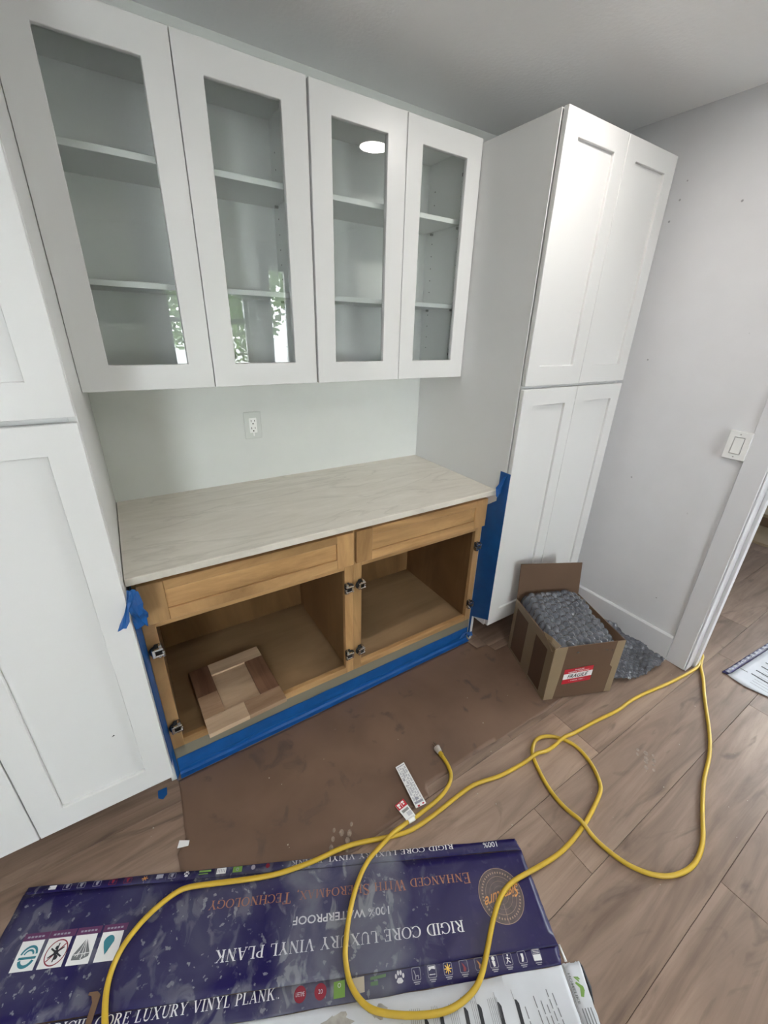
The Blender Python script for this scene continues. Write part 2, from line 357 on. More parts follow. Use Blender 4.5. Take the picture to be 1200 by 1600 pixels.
for i, (x0, x1, z0, z1) in enumerate(WINS):
    wn = struct(bpy.data.objects.new('window_%d' % (i+1), None)); COL.objects.link(wn); wn.location = ((x0+x1)/2, YB-0.07, z0)
    if i == 3: wn.location = (XF+0.07, (x0+x1)/2, z0); wn.rotation_euler = (0, 0, PI/2)
    cx, hw, hh = (x0+x1)/2, (x1-x0)/2, z1-z0
    obj('window_frame', ring_y(-hw, hw, 0, hh, -hw+0.045, hw-0.045, 0.045, hh-0.045, -0.03, 0.03), M_frame, wn, 0.002)
    zm = (1.60-z0) if i == 0 else hh*0.5
    if i != 1: obj('meeting_rail', MB().box(-hw+0.045, hw-0.045, -0.02, 0.02, zm-0.025, zm+0.025), M_frame, wn, 0.002)
    obj('pane', MB().quad((-hw+0.045, 0, 0.045), (hw-0.045, 0, 0.045), (hw-0.045, 0, hh-0.045), (-hw+0.045, 0, hh-0.045)), M_wglass, wn)
    lt = bpy.data.lights.new('sky_portal', 'AREA'); lt.shape = 'RECTANGLE'; lt.size = x1-x0; lt.size_y = z1-z0; lt.cycles.is_portal = True
    lo = bpy.data.objects.new('sky_portal', lt); COL.objects.link(lo); lo.location = ((x0+x1)/2, YB-0.145, (z0+z1)/2); lo.rotation_euler = (PI/2, 0, PI)
    lo.rotation_euler = (-PI/2, 0, 0)
    if i == 3: lo.location = (XF+0.145, (x0+x1)/2, (z0+z1)/2); lo.rotation_euler = (-PI/2, 0, PI/2)
struct(obj('ceiling', MB().box(XL-0.1, XF+0.1, YB-0.1, 0.1, H, H+0.12), M_ceil))
# floor: base slab with planks laid along x
floor = struct(obj('floor', MB().box(XL-0.1, XF+0.1, YB-0.1, 0.1, -0.12, -0.006), M_sub))
PITCH, LEN, G = 0.2305, 1.524, 0.0005
rowbut = {-2: 2.33, -1: 1.075, 0: 1.482, 1: -0.305, 2: 0.42}
plank_me = {}
def plank_mesh(l):
    k = round(l, 3)
    if k not in plank_me:
        s = MB(); hx, hy, c = l/2-G, PITCH/2-G, 0.0008
        s.v = [(sx*hx, sy*hy, -0.006) for sx, sy in ((-1, -1), (1, -1), (1, 1), (-1, 1))]+[(sx*hx, sy*hy, -c) for sx, sy in ((-1, -1), (1, -1), (1, 1), (-1, 1))]+[(sx*(hx-c), sy*(hy-c), 0) for sx, sy in ((-1, -1), (1, -1), (1, 1), (-1, 1))]
        for t in (0, 4):
            for i in range(4): j = (i+1) % 4; s.f.append((t+i, t+j, t+4+j, t+4+i))
        s.f.append((8, 9, 10, 11)); plank_me[k] = s.mesh('plank')
    return plank_me[k]
for r in range(-12, 5):
    yc = -1.382+PITCH*(r+0.5)
    if yc > -0.02 or yc < YB: continue
    off = rowbut.get(r, (r*0.53+3) % LEN); x = off-math.ceil((off-XL)/LEN)*LEN
    while x < XF:
        a, b = max(x, XL), min(x+LEN, XF)
        if b-a > 0.03: link('plank', plank_mesh(b-a), M_floor, floor, ((a+b)/2, yc, 0))
        x += LEN
# baseboard, door casing, jamb
bb = MB(); bb.v = [(XW, -0.60, 0), (2.286, -0.60, 0), (2.286, -0.60, 0.142), (2.292, -0.60, 0.150), (XW, -0.60, 0.150)]
bb.v += [(x, -1.255, z) for x, y, z in bb.v]; bb.f = [(0, 1, 2, 3, 4), (5, 6, 7, 8, 9)]+[(i, (i+1) % 5, 5+(i+1) % 5, 5+i) for i in range(5)]
struct(obj('baseboard_right', bb, M_trim))
struct(obj('trim_1', MB().box(2.291, XW, -1.345, -1.255, 0, 2.14), M_trim, bevel=0.003))
jb = MB(); jb.box(2.296, 2.470, -1.3525, -1.3455, 0, 2.0595); jb.box(2.365, 2.405, -1.367, -1.3525, 0, 2.06)
struct(obj('trim_2', jb, M_trim, bevel=0.002))
struct(obj('trim_3', MB().box(2.285, XW, -2.34, -2.25, 0, 2.14), M_trim, bevel=0.003))
struct(obj('trim_4', MB().box(2.285, XW, -2.25, -1.345, 2.05, 2.14), M_trim, bevel=0.003))
# recessed ceiling light, then two unseen ones added as fill light
M_glow = emit('lamp glow', (1.0, 0.95, 0.89), LAMP_STRENGTH)
for lx, ly, lb in ((1.455, -1.094, 'round recessed ceiling downlight nearest the right pantry cabinet, mirrored in the cabinet glass'), (0.75, -2.30, 'added unseen fill downlight behind the camera, in the middle of the room'), (-1.15, -2.30, 'added unseen fill downlight behind the camera, towards the left wall')):
    cl = empty('ceiling_light', lb, 'light', (lx, ly, H), group='recessed ceiling lights')
    obj('light_trim', MB().cyl((0, 0, -0.004), (0, 0, 1), 0.088, 0.0035, 32), M_socket, cl)
    obj('diffuser', MB().cyl((0, 0, -0.006), (0, 0, 1), 0.072, 0.0015, 32), M_glow, cl)

# ------------------------------------------------------------------ shaker doors
def shaker(parent, name, x0, x1, z0, z1, yf, th=0.02, st=0.07, inset=0.011, mat=None, pmat=None, zst=None, zsb=None, glass=False):
    mat = mat or M_white
    zt = zst if zst is not None else st; zb = zsb if zsb is not None else st
    d = obj(name, ring_y(x0, x1, z0, z1, x0+st, x1-st, z0+zb, z1-zt, yf, yf+th), mat, parent, 0.0015)
    if glass:
        obj('glass_pane', MB().quad((x0+st-0.004, yf+0.012, z0+zb-0.004), (x1-st+0.004, yf+0.012, z0+zb-0.004), (x1-st+0.004, yf+0.012, z1-zt+0.004), (x0+st-0.004, yf+0.012, z1-zt+0.004)), M_glass, d)
    else:
        obj('panel', MB().box(x0+st-0.003, x1-st+0.003, yf+inset, yf+inset+0.008, z0+zb-0.003, z1-zt+0.003), pmat or mat, d)
    return d
# tall cabinets
def tall(name, label, xa, xb, yf, zb):
    t = empty(name, label, 'cabinet', ((xa+xb)/2, -0.3, 0)); T = Matrix.Translation((-(xa+xb)/2, 0.3, 0))
    yb = yf+0.026
    body = MB()
    for a, b in ((xa, xa+0.018), (xb-0.018, xb)):
        body.box(a, b, yb, -0.001, zb-0.01, 2.262); body.box(a, b, yb+0.085, -0.001, 0.001, zb-0.01)
    body.box(xa+0.018, xb-0.018, -0.012, -0.001, 0.001, 2.262)
    body.box(xa+0.018, xb-0.018, yb, -0.012, 2.244, 2.262)
    body.box(xa+0.018, xb-0.018, yb, -0.012, zb-0.01, zb+0.012)
    body.box(xa+0.018, xb-0.018, yb, -0.012, 1.369, 1.387)
    body.box(xa+0.018, xb-0.018, yb+0.22, yb+0.235, 0.001, zb-0.01)
    parts = [obj('body', body, M_white, None, 0.001)]
    xm = (xa+xb)/2
    for x0, x1 in ((xa+0.002, xm-0.0015), (xm+0.0015, xb-0.001)):
        parts.append(shaker(None, 'door', x0, x1, zb, 1.371, yf, zsb=0.085))
        parts.append(shaker(None, 'door', x0, x1, 1.384, 2.262, yf, zsb=0.078))
    for q in parts: q.parent = t; q.matrix_parent_inverse = T
    return t, T
tl, T_ = tall('tall_cabinet', 'white shaker pantry cabinet at the left edge of the photo', -0.722, -0.001, -0.7098, 0.1595)
tr, T_ = tall('tall_cabinet', 'white shaker pantry cabinet behind the open cardboard box', 1.4847, 2.203, -0.7067, 0.173)
q = obj('filler_strip', MB().box(2.204, XW-0.001, -0.62, -0.60, 0.001, 2.262), M_white); q.parent = tr; q.matrix_parent_inverse = T_

q = obj('paint_chip', MB().poly([(-0.127, -0.7022, 0.431), (-0.118, -0.7022, 0.432), (-0.120, -0.7022, 0.437)]), M_black); q.parent = tl; q.matrix_parent_inverse = Matrix.Translation((0.3615, 0.3, 0))
# glass-door wall cabinets
def wall_cab(label, xa, xb, doors, shelf_x):
    t = empty('wall_cabinet', label, 'cabinet', (xa, 0, 1.384), group='glass-door wall cabinets'); T = Matrix.Translation((-xa, 0, -1.384))
    b = MB(); y0, y1 = -0.302, -0.001; z0, z1 = 1.384, 2.274
    b.box(xa, xa+0.018, y0, y1, z0, z1); b.box(xb-0.018, xb, y0, y1, z0, z1)
    b.box(xa+0.018, xb-0.018, -0.012, y1, z0, z1); b.box(xa+0.018, xb-0.018, y0, -0.012, z1-0.02, z1); b.box(xa+0.018, xb-0.018, y0, -0.012, z0+0.002, z0+0.022)
    P = [obj('body', b, M_inside)]
    for z in (1.691, 2.009):
        P.append(obj('shelf', MB().box(shelf_x[0], shelf_x[1], -0.27, -0.013, z-0.017, z), M_inside, None, 0.001))
        pins = MB()
        for px, sx in ((xa+0.018, 1), (xb-0.018, -1)):
            for py in (-0.06, -0.24): pins.box(min(px, px+sx*0.012), max(px, px+sx*0.012), py-0.004, py+0.004, z-0.026, z-0.0175)
        P.append(tag(obj('shelf_pin', pins, M_pin), kind='stuff'))
    holes = MB()
    for px, sx in ((xa+0.0183, 1), (xb-0.0183, -1)):
        for py in (-0.06, -0.24):
            for k in range(14): holes.cyl((px, py, 1.50+k*0.05), (sx, 0, 0), 0.0025, 0.0004, 8)
    P.append(tag(obj('pin_hole', holes, M_black), kind='stuff'))
    for (x0, x1, g0, g1), side in zip(doors, (-1, 1)):
        d = obj('door', ring_y(x0, x1, 1.384, 2.274, g0, g1, 1.459, 2.198, -0.325, -0.304), M_white, None, 0.0015)
        obj('glass_pane', MB().quad((g0-0.004, -0.312, 1.455), (g1+0.004, -0.312, 1.455), (g1+0.004, -0.312, 2.202), (g0-0.004, -0.312, 2.202)), M_glass, d)
        xs = xa+0.018 if side < 0 else xb-0.018
        for z in (1.475, 2.16): obj('hinge', MB().box(min(xs, xs-side*0.024), max(xs, xs-side*0.024), -0.302, -0.262, z, z+0.012), M_darkmetal, d, 0.001)
        P.append(d)
    for q in P: q.parent = t; q.matrix_parent_inverse = T
wall_cab('white wall cabinet with two glass doors next to the left pantry cabinet', 0.0003, 0.748, [(0.0003, 0.373, 0.081, 0.300), (0.3755, 0.7465, 0.449, 0.664)], (0.022, 0.728))
wall_cab('white wall cabinet with two glass doors next to the right pantry cabinet', 0.7515, 1.483, [(0.754, 1.1215, 0.829, 1.043), (1.124, 1.482, 1.194, 1.408)], (0.772, 1.444))

# countertop
tag(obj('countertop', MB().box(0.001, 1.4837, -0.641, -0.001, 0.889, 0.914), M_quartz, None, 0.002), 'veined pale grey quartz countertop over the unfinished wood cabinets', 'countertop')

# ------------------------------------------------------------------ base cabinets
def hinge(parent, x, z, side):
    """face-frame hinge on the stile edge; side = +1 opens to +x"""
    h = obj('hinge', MB().box(-0.016, 0.008, -0.010, 0.0, -0.020, 0.020), M_darkmetal, None, 0.004)
    cup = MB(); cup.cyl((-0.012, -0.012, 0), (0, -1, 0), 0.021, 0.008, 18, 0.018)
    obj('hinge_cup', cup, M_darkmetal, h, 0.001)
    arm = MB(); arm.box(-0.024, 0.010, -0.030, -0.019, 0.008, 0.015); arm.box(-0.024, 0.010, -0.030, -0.019, -0.015, -0.008); arm.box(-0.024, -0.014, -0.031, -0.018, -0.015, 0.015); arm.box(0.004, 0.012, -0.026, -0.010, -0.022, 0.0)
    obj('hinge_arm', arm, M_chrome, h, 0.0015)
    for sx_, sz_ in ((0.002, 0.019), (-0.003, -0.020)): obj('screw', MB().cyl((sx_, -0.010, sz_), (0, -1, 0), 0.005, 0.012, 10), M_chrome, h)
    h.location = (x, -0.580, z); h.scale = (side, 1, 1); h.parent = parent
    return h
def base_cab(label, xa, xb, ox0, ox1, dx0, dx1):
    t = empty('base_cabinet', label, 'cabinet', group='unfinished base cabinets')
    yF = -0.560
    for x0, x1 in ((ox0-0.014, ox0-0.002), (ox1+0.0125, ox1+0.026)): obj('side_panel', MB().box(x0, x1, yF, -0.002, 0.02, 0.884), M_ply_shade, t)
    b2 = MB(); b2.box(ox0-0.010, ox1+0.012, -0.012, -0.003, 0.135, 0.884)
    obj('back_panel', b2, M_ply_shade, t)
    obj('cabinet_floor', MB().box(ox0-0.010, ox1+0.012, yF, -0.012, 0.134, 0.150), M_ply, t)
    for x0, x1 in ((xa, ox0), (ox1, xb)): obj('stile', MB().box(x0, x1, -0.580, yF, 0.133, 0.886), M_maplev, t, 0.001)
    for z0, z1 in ((0.133, 0.166), (0.683, 0.886)): obj('rail', MB().box(ox0, ox1, -0.580, yF, z0, z1), M_maple, t, 0.001)
    obj('toe_board', MB().box(xa, xb, -0.578, -0.562, 0.001, 0.1325), M_toe, t)
    d = empty('drawer_front', None, None); d.parent = t
    z0, z1, st = 0.711, 0.857, 0.072
    for a, c in ((dx0, dx0+st), (dx1-st, dx1)): obj('stile', MB().box(a, c, -0.600, -0.580, z0, z1), M_maplev, d, 0.0015)
    obj('rail', MB().box(dx0+st, dx1-st, -0.600, -0.580, z0, z0+0.041), M_maple, d, 0.0015)
    obj('rail', MB().box(dx0+st, dx1-st, -0.600, -0.580, z1-0.034, z1), M_maple, d, 0.0015)
    obj('panel', MB().box(dx0+st-0.002, dx1-st+0.002, -0.591, -0.581, z0+0.039, z1-0.032), M_maple, d)
    for z in (0.603, 0.252):
        hinge(t, ox0-0.004, z, 1); hinge(t, ox1+0.004, z, -1)
    return t
base_cab('unfinished maple base cabinet with the loose sample door lying inside', 0.010, 0.7630, 0.048, 0.724, 0.021, 0.756)
base_cab('unfinished maple base cabinet with an empty open bay beside the right pantry cabinet', 0.7634, 1.4837, 0.803, 1.446, 0.770, 1.482)

# sample door lying in the left bay, front edge over the rail
sd = empty('sample_door', 'small unfinished sample cabinet door lying in the left base cabinet', 'door', (0.132, -0.633, 0.169))
sd.rotation_euler = (math.radians(-2.1), 0, math.radians(2.3))
wd = lambda n, d, l, ax: wood(n, d, l, ax, 0.5, 8, 8, 0.2)
W_lt = wd('raw maple light', (0.46, 0.32, 0.21), (0.64, 0.48, 0.33), 'X'); W_md = wd('raw maple mid', (0.30, 0.175, 0.10), (0.48, 0.32, 0.205), 'X')
W_dk = wd('raw walnut tone', (0.13, 0.058, 0.034), (0.26, 0.14, 0.085), 'Y'); W_pn = wd('raw maple panel', (0.46, 0.32, 0.205), (0.60, 0.44, 0.30), 'X')
WX, DY = 0.300, 0.372
for nm, x0, x1, y0, y1, mt in (('stile', 0, 0.078, 0.078, 0.20, W_md), ('stile', 0, 0.078, 0.20, DY, W_dk), ('rail', 0.078, WX, 0.300, DY, W_lt), ('stile', 0.220, WX, 0.078, 0.300, W_dk), ('rail', 0, 0.15, 0, 0.078, W_lt), ('rail', 0.15, WX, 0, 0.078, W_md)):
    obj(nm, MB().box(x0, x1, y0, y1, 0, 0.02), mt, sd, 0.001)
obj('center_panel', MB().box(0.076, 0.222, 0.076, 0.302, 0.003, 0.012), W_pn, sd)

# ------------------------------------------------------------------ outlet and switch
ot = empty('outlet', 'white two-socket electrical outlet on the wall above the countertop', 'outlet', (0.570, 0, 1.1715))
obj('cover_plate', MB().box(-0.038, 0.038, -0.006, -0.0005, -0.0595, 0.0595), M_clearplate, ot, 0.003)
dv = obj('receptacle', MB().box(-0.0165, 0.0165, -0.009, -0.006, -0.033, 0.033), M_socket, ot, 0.001)
sl = MB()
for zc in (0.016, -0.016):
    sl.box(-0.0085, -0.0062, -0.0096, -0.009, zc, zc+0.009); sl.box(0.0062, 0.0085, -0.0096, -0.009, zc+0.001, zc+0.008)
    sl.cyl((0, -0.009, zc-0.008), (0, -1, 0), 0.003, 0.0006, 10)
obj('slots', sl, M_black, dv)
obj('tag_strip', MB().box(-0.002, 0.003, -0.009, -0.006, -0.047, -0.034), M_socket, ot)
sw = empty('light_switch', 'white rocker light switch on the right wall beside the door casing', 'switch', (XW, -1.219, 1.168))
cp_ = ring_y(-0.041, 0.041, -0.060, 0.060, -0.0188, 0.0188, -0.0355, 0.0355, -0.0185, -0.0005)
cp_.v = [(y, -x, z) for x, y, z in cp_.v]
obj('cover_plate', cp_, M_plate, sw, 0.002)
obj('switch_recess', MB().box(-0.012, -0.0005, -0.0186, 0.0186, -0.0353, 0.0353), M_gap_shade, sw)
rk = MB(); rk.v = [(-0.0125, -0.0165, -0.033), (-0.0125, 0.0165, -0.033), (-0.0125, 0.0165, 0.033), (-0.0125, -0.0165, 0.033), (-0.022, -0.0165, -0.033), (-0.022, 0.0165, -0.033), (-0.0165-0.001, 0.0165, 0.033), (-0.0165-0.001, -0.0165, 0.033), (-0.0185, -0.0165, 0.006), (-0.0185, 0.0165, 0.006)]
rk.f = [(0, 1, 2, 3), (4, 5, 9, 8), (8, 9, 6, 7), (0, 4, 8, 7, 3), (1, 2, 6, 9, 5), (0, 1, 5, 4), (3, 7, 6, 2)]
obj('rocker', rk, M_plate, sw)
sm = MB()
for z in (0.048, -0.048): obj('screw', MB().cyl((-0.0184, 0, z), (-1, 0, 0), 0.003, 0.0008, 10), M_pin, sw)

# ------------------------------------------------------------------ blue tape
def ribbon(pts_a, pts_b, th=0.0012):
    """a strip between two polylines, slightly thick"""
    s = MB(); n = len(pts_a)
    for p, q in zip(pts_a, pts_b): s.v += [tuple(p), tuple(q)]
    for i in range(n-1): s.f.append((2*i, 2*i+1, 2*i+3, 2*i+2))
    return s
def tape(mb, label, parts=()):
    o = obj('masking_tape', mb, M_tape); m = o.modifiers.new('thickness', 'SOLIDIFY'); m.thickness = 0.0008; m.offset = 0
    return tag(o, label, 'tape', 'blue masking tape strips')
rj = lambda a: random.uniform(-a, a)
# left strip: on the side of the left pantry cabinet
zs = [0.002+0.045*i for i in range(20)]
A = [(0.0006, -0.6828 if z > 0.16 else -0.609, z) for z in zs]; Bq = [(0.0022+rj(0.0008), (-0.632 if z > 0.16 else -0.596)+rj(0.004), z) for z in zs]; Cq = [(0.0094, -0.5815, z) for z in zs]
t1 = ribbon(A, Bq); t2 = ribbon(Bq, Cq); k = len(t1.v); t1.v += t2.v; t1.f += [tuple(i+k for i in f) for f in t2.f]
tape(t1, 'long blue tape strip down the side of the left pantry cabinet')
# crumpled end at its top
cr = MB(); rng = random.Random(3)
def crumple(path, wid, seed):
    r = random.Random(seed); s = MB(); n = len(path)
    for i, (x, y, z) in enumerate(path):
        ww = wid*(0.7+0.5*r.random())
        for j in range(4):
            f = j/3-0.5
            s.v.append((x+f*ww+r.uniform(-.3, .3)*wid*0.3, y+r.uniform(-1, 1)*wid*0.22, z+r.uniform(-1, 1)*wid*0.18))
    for i in range(n-1):
        for j in range(3): a = i*4+j; s.f.append((a, a+1, a+5, a+4))
    return s
for path, wd_, sd_ in ((((0.014, -0.692, 0.905), (0.006, -0.720, 0.885), (-0.006, -0.728, 0.862), (-0.016, -0.734, 0.838), (-0.024, -0.74, 0.82)), 0.020, 5), (((0.018, -0.692, 0.900), (0.017, -0.714, 0.872), (0.014, -0.716, 0.842), (0.017, -0.702, 0.812), (0.018, -0.69, 0.78)), 0.030, 8), (((0.018, -0.675, 0.865), (0.022, -0.69, 0.84), (0.028, -0.69, 0.815), (0.026, -0.68, 0.80)), 0.022, 4)):
    s = crumple(path, wd_, sd_); k = len(cr.v); cr.v += s.v; cr.f += [tuple(i+k for i in f) for f in s.f]
tape(cr, 'crumpled blue tape end under the left corner of the countertop')
# right strip on the side of the right pantry cabinet
def strip_r():
    s = MB(); rows = [0.012+0.05*i for i in range(21)]
    for z in rows:
        zz = min(z, 1.008); front = -0.7072
        yb_ = -0.582 if zz < 0.86 else -0.648
        zf = max(zz, 0.172)
        if zz < 0.163: front = -0.596
        cols = [(1.4842, yb_), (1.4836+rj(.0006), yb_*0.6+front*0.4), (1.4832+rj(.0008), yb_*0.25+front*0.75), (1.4838, front)]
        for x, y in cols: s.v.append((x, y, zz))
    for i in range(len(rows)-1):
        for j in range(3): a = i*4+j; s.f.append((a, a+1, a+5, a+4))
    return s
tape(strip_r(), 'wide blue tape strip down the side of the right pantry cabinet')
s = crumple(((1.479, -0.690, 0.998), (1.478, -0.676, 0.965), (1.473, -0.664, 0.93), (1.472, -0.667, 0.895)), 0.03, 12)
tape(s, 'loose folded blue tape flap at the right corner of the countertop')
# bottom strip along the toe boards
xs = [0.012+0.0735*i for i in range(21)]
prof = [(-0.5800, 0.080), (-0.5810, 0.045), (-0.5825, 0.026), (-0.5805, 0.018), (-0.582, 0.006), (-0.590, 0.0012), (-0.606, 0.0012)]
s = MB()
for x in xs:
    for y, z in prof: s.v.append((min(x, 1.478), y+rj(0.0008), max(0.0012, z+rj(0.0012))))
for i in range(len(xs)-1):
    for j in range(len(prof)-1): a = i*len(prof)+j; s.f.append((a, a+1, a+1+len(prof), a+len(prof)))
tape(s, 'long blue tape strip along the toe board of the wood cabinets')
s = crumple(((1.42, -0.60, 0.035), (1.445, -0.595, 0.05), (1.468, -0.60, 0.06), (1.476, -0.62, 0.045)), 0.035, 21)
tape(s, 'bunched blue tape in the corner below the right pantry cabinet')
s = MB().prism([(-0.068, -0.610), (-0.038, -0.612), (-0.040, -0.640), (-0.055, -0.652), (-0.069, -0.640)], 0.0006, 0.0016)
tag(obj('tape_scrap', s, M_tape), 'small blue tape scrap on the floor under the left pantry door', 'tape')

# ------------------------------------------------------------------ masking paper on the floor
def sheet(outline, z, res, fn):
    """triangulated sheet inside an outline, top only, thickened"""
    bm = bmesh.new(); vs = [bm.verts.new((x, y, 0)) for x, y in outline]; f = bm.faces.new(vs)
    xs_ = [p[0] for p in outline]; ys_ = [p[1] for p in outline]
    for ax, lo, hi in ((0, min(xs_), max(xs_)), (1, min(ys_), max(ys_))):
        c = lo+res
        while c < hi:
            co = [0, 0, 0]; co[ax] = c; no = [0, 0, 0]; no[ax] = 1
            bmesh.ops.bisect_plane(bm, geom=bm.verts[:]+bm.edges[:]+bm.faces[:], plane_co=co, plane_no=no); c += res
    for v in bm.verts: v.co.z = z+fn(v.co.x, v.co.y)
    return bm
def sheet_obj(name, outline, z, res, fn, mat, th, parent=None):
    bm = sheet(outline, z, res, fn); bmesh.ops.recalc_face_normals(bm, faces=bm.faces)
    if bm.faces[0].normal.z < 0: bmesh.ops.reverse_faces(bm, faces=bm.faces)
    me = bpy.data.meshes.new(name); bm.to_mesh(me); bm.free()
    o = link(name, me, mat, parent); m = o.modifiers.new('thickness', 'SOLIDIFY'); m.thickness = th; m.offset = -1
    for p in me.polygons: p.use_smooth = True
    return o
def ragged(pts, step=0.05, amp=0.003):
    out = []
    for (x0, y0), (x1, y1) in zip(pts, pts[1:]+pts[:1]):
        n = max(1, int(math.hypot(x1-x0, y1-y0)/step))
        for i in range(n): f = i/n; out.append((x0+(x1-x0)*f+(rj(amp) if i else 0), y0+(y1-y0)*f+(rj(amp) if i else 0)))
    return out
def paper_fn(x, y):
    seam = max(0, 1-abs(y+0.822)/0.004)*0.0018 + max(0, 1-abs(y+0.86)/0.006)*0.0008
    return seam + 0.0007*noise.noise((x*5, y*7, 0.3))
po = ragged([(0.002, -0.609), (0.000, -0.70), (-0.004, -0.783), (-0.006, -0.828), (-0.035, -0.863), (-0.030, -0.98), (0.05, -1.06), (0.28, -1.130), (0.468, -1.160), (0.775, -1.150), (0.79, -1.118), (1.09, -1.115), (1.478, -1.132), (1.67, -1.120), (1.68, -0.74), (1.55, -0.735), (1.54, -0.68), (1.475, -0.67), (1.465, -0.609)])
tag(sheet_obj('masking_paper', po, 0.0016, 0.0207, paper_fn, M_rosin, 0.0012), 'brown masking paper spread on the floor before the wood cabinets', 'paper')
tag(obj('paper_scrap', MB().prism([(-0.034, -0.847), (-0.024, -0.826), (0.004, -0.843), (-0.002, -0.857)], 0.0036, 0.0052), M_paperwhite), 'small torn white paper scrap at the left edge of the brown paper', 'paper')
cr = MB(); rc = random.Random(11)
for i in range(60):
    x, y = rc.uniform(-0.2, 2.3), rc.uniform(-1.9, -0.72)
    if 0.0 < (x+0.43)*0.4485+(y+0.73)*0.8938 or True:
        s_ = rc.uniform(0.0015, 0.004)
        inc = ((x+.425)*(-.4485)+(y+.734)*(-.8938))
        if inc > -0.02 and x < 0.98: continue
        cr.box(x, x+s_, y, y+s_*0.8, 0.0030, 0.0030+s_*0.6)
tag(obj('dust_crumbs', cr, M_print_beige, floor), kind='stuff')
M_dust = plain('pale dust', (0.27, 0.215, 0.175), 0.9, var=0.35, vscale=90)
for px_, py_, z_, ang, seed_ in ((0.44, -1.095, 0.0040, 0.9, 4), (1.62, -1.50, 0.0004, 0.5, 6)):
    rg = random.Random(seed_); tr_ = MB(); ca, sa = math.cos(ang), math.sin(ang)
    for i in range(4):
        for j in range(3):
            if rg.random() < 0.15: continue
            cx, cy, r_ = (i-1.5)*0.024+rg.uniform(-.004, .004), (j-1)*0.026+rg.uniform(-.004, .004), rg.uniform(0.005, 0.010)
            tr_.poly([(px_+(cx+r_*math.cos(q)*1.2)*ca-(cy+r_*math.sin(q)*rg.uniform(.6, 1))*sa, py_+(cx+r_*math.cos(q)*1.2)*sa+(cy+r_*math.sin(q))*ca, z_) for q in [k*PI/4 for k in range(8)]])
    tag(obj('dusty_shoe_print', tr_, M_dust, floor), kind='stuff')

# ------------------------------------------------------------------ cardboard box
BX = Vector((1.497, -1.087)); e1 = Vector((0.329, -0.132)); e2 = Vector((0.131, 0.341))
bw, bd, bh = e1.length, e2.length, 0.312
box = empty('cardboard_box', 'open brown cardboard box with a red FRAGILE label, full of bubble wrap', 'box', (BX.x, BX.y, 0.0035), math.atan2(e1.y, e1.x))
t_ = 0.004
obj('box_wall', MB().box(0, bw, 0, t_, 0, bh), M_card, box, 0.001)
obj('box_wall', MB().box(0, bw, bd-t_, bd, 0, bh), M_card, box, 0.001)
obj('box_wall', MB().box(0, t_, t_, bd-t_, 0, bh), M_card, box, 0.001)
obj('box_wall', MB().box(bw-t_, bw, t_, bd-t_, 0, bh), M_card, box, 0.001)
obj('box_bottom', MB().box(t_, bw-t_, t_, bd-t_, 0, t_), M_cardin, box)
fl = MB(); fl.v = [(0.0, bd, bh), (bw, bd, bh), (bw-0.012, bd+0.012, bh+0.185), (-0.006, bd+0.012, bh+0.205), (0.0, bd-t_, bh), (bw, bd-t_, bh), (bw-0.012, bd+0.012-t_, bh+0.185), (-0.006, bd+0.012-t_, bh+0.205)]
fl.f = [(0, 1, 2, 3), (7, 6, 5, 4), (0, 4, 5, 1), (1, 5, 6, 2), (2, 6, 7, 3), (3, 7, 4, 0)]
obj('flap', fl, M_card, box, 0.001)
# side flaps folded down inside, front flap folded in
f2 = MB(); f2.v = [(bw-t_, 0.01, bh), (bw-t_, bd-0.01, bh), (bw-0.03, bd-0.02, bh-0.12), (bw-0.03, 0.02, bh-0.12)]; f2.f = [(0, 1, 2, 3)]
q = obj('flap', f2, M_cardin, box); q.modifiers.new('t', 'SOLIDIFY').thickness = 0.003
f3 = MB(); f3.v = [(0.001, 0.10, bh), (0.001, bd-0.01, bh), (0.012, bd-0.02, bh-0.10), (0.012, 0.10, bh-0.10)]; f3.f = [(0, 1, 2, 3)]
q = obj('flap', f3, M_cardin, box); q.modifiers.new('t', 'SOLIDIFY').thickness = 0.003
# tan packing tape on the corners and the left face
def tstrip(pts): return MB().poly(pts)
e = 0.0009
for pts in ([(-e, 0.0, 0), (-e, 0.048, 0), (-e, 0.048, bh), (-e, 0.0, bh)],
            [(-e, 0.150, 0), (-e, 0.225, 0), (-e, 0.225, bh), (-e, 0.150, bh)],
            [(-e, 0.338, 0), (-e, bd, 0), (-e, bd, bh), (-e, 0.338, bh)],
            [(-1.5*e, 0.0, bh-0.05), (-1.5*e, bd, bh-0.035), (-1.5*e, bd, bh), (-1.5*e, 0.0, bh)],
            [(-1.5*e, 0.0, 0), (-1.5*e, bd, 0), (-1.5*e, bd, 0.012), (-1.5*e, 0.0, 0.012)],
            [(0, -e, 0), (0.048, -e, 0), (0.058, -e, bh*0.5), (0.062, -e, bh), (0, -e, bh)],
            [(bw-0.034, -e, 0), (bw, -e, 0), (bw, -e, bh), (bw-0.042, -e, bh), (bw-0.046, -e, bh*0.55), (bw-0.030, -e, bh*0.5)]):
    q = obj('packing_tape', tstrip(pts), M_packtape, box); q.modifiers.new('t', 'SOLIDIFY').thickness = 0.0006
tb = MB(); tb.v = [(-0.004, 0.015, bh-0.03), (-0.002, 0.10, bh+0.012), (0.012, 0.05, bh+0.018), (0.03, 0.004, bh+0.006), (0.0, -0.004, bh-0.004)]; tb.f = [(0, 1, 2), (0, 2, 3, 4)]
q = obj('torn_tape', tb, M_packtape, box); q.modifiers.new('t', 'SOLIDIFY').thickness = 0.0008

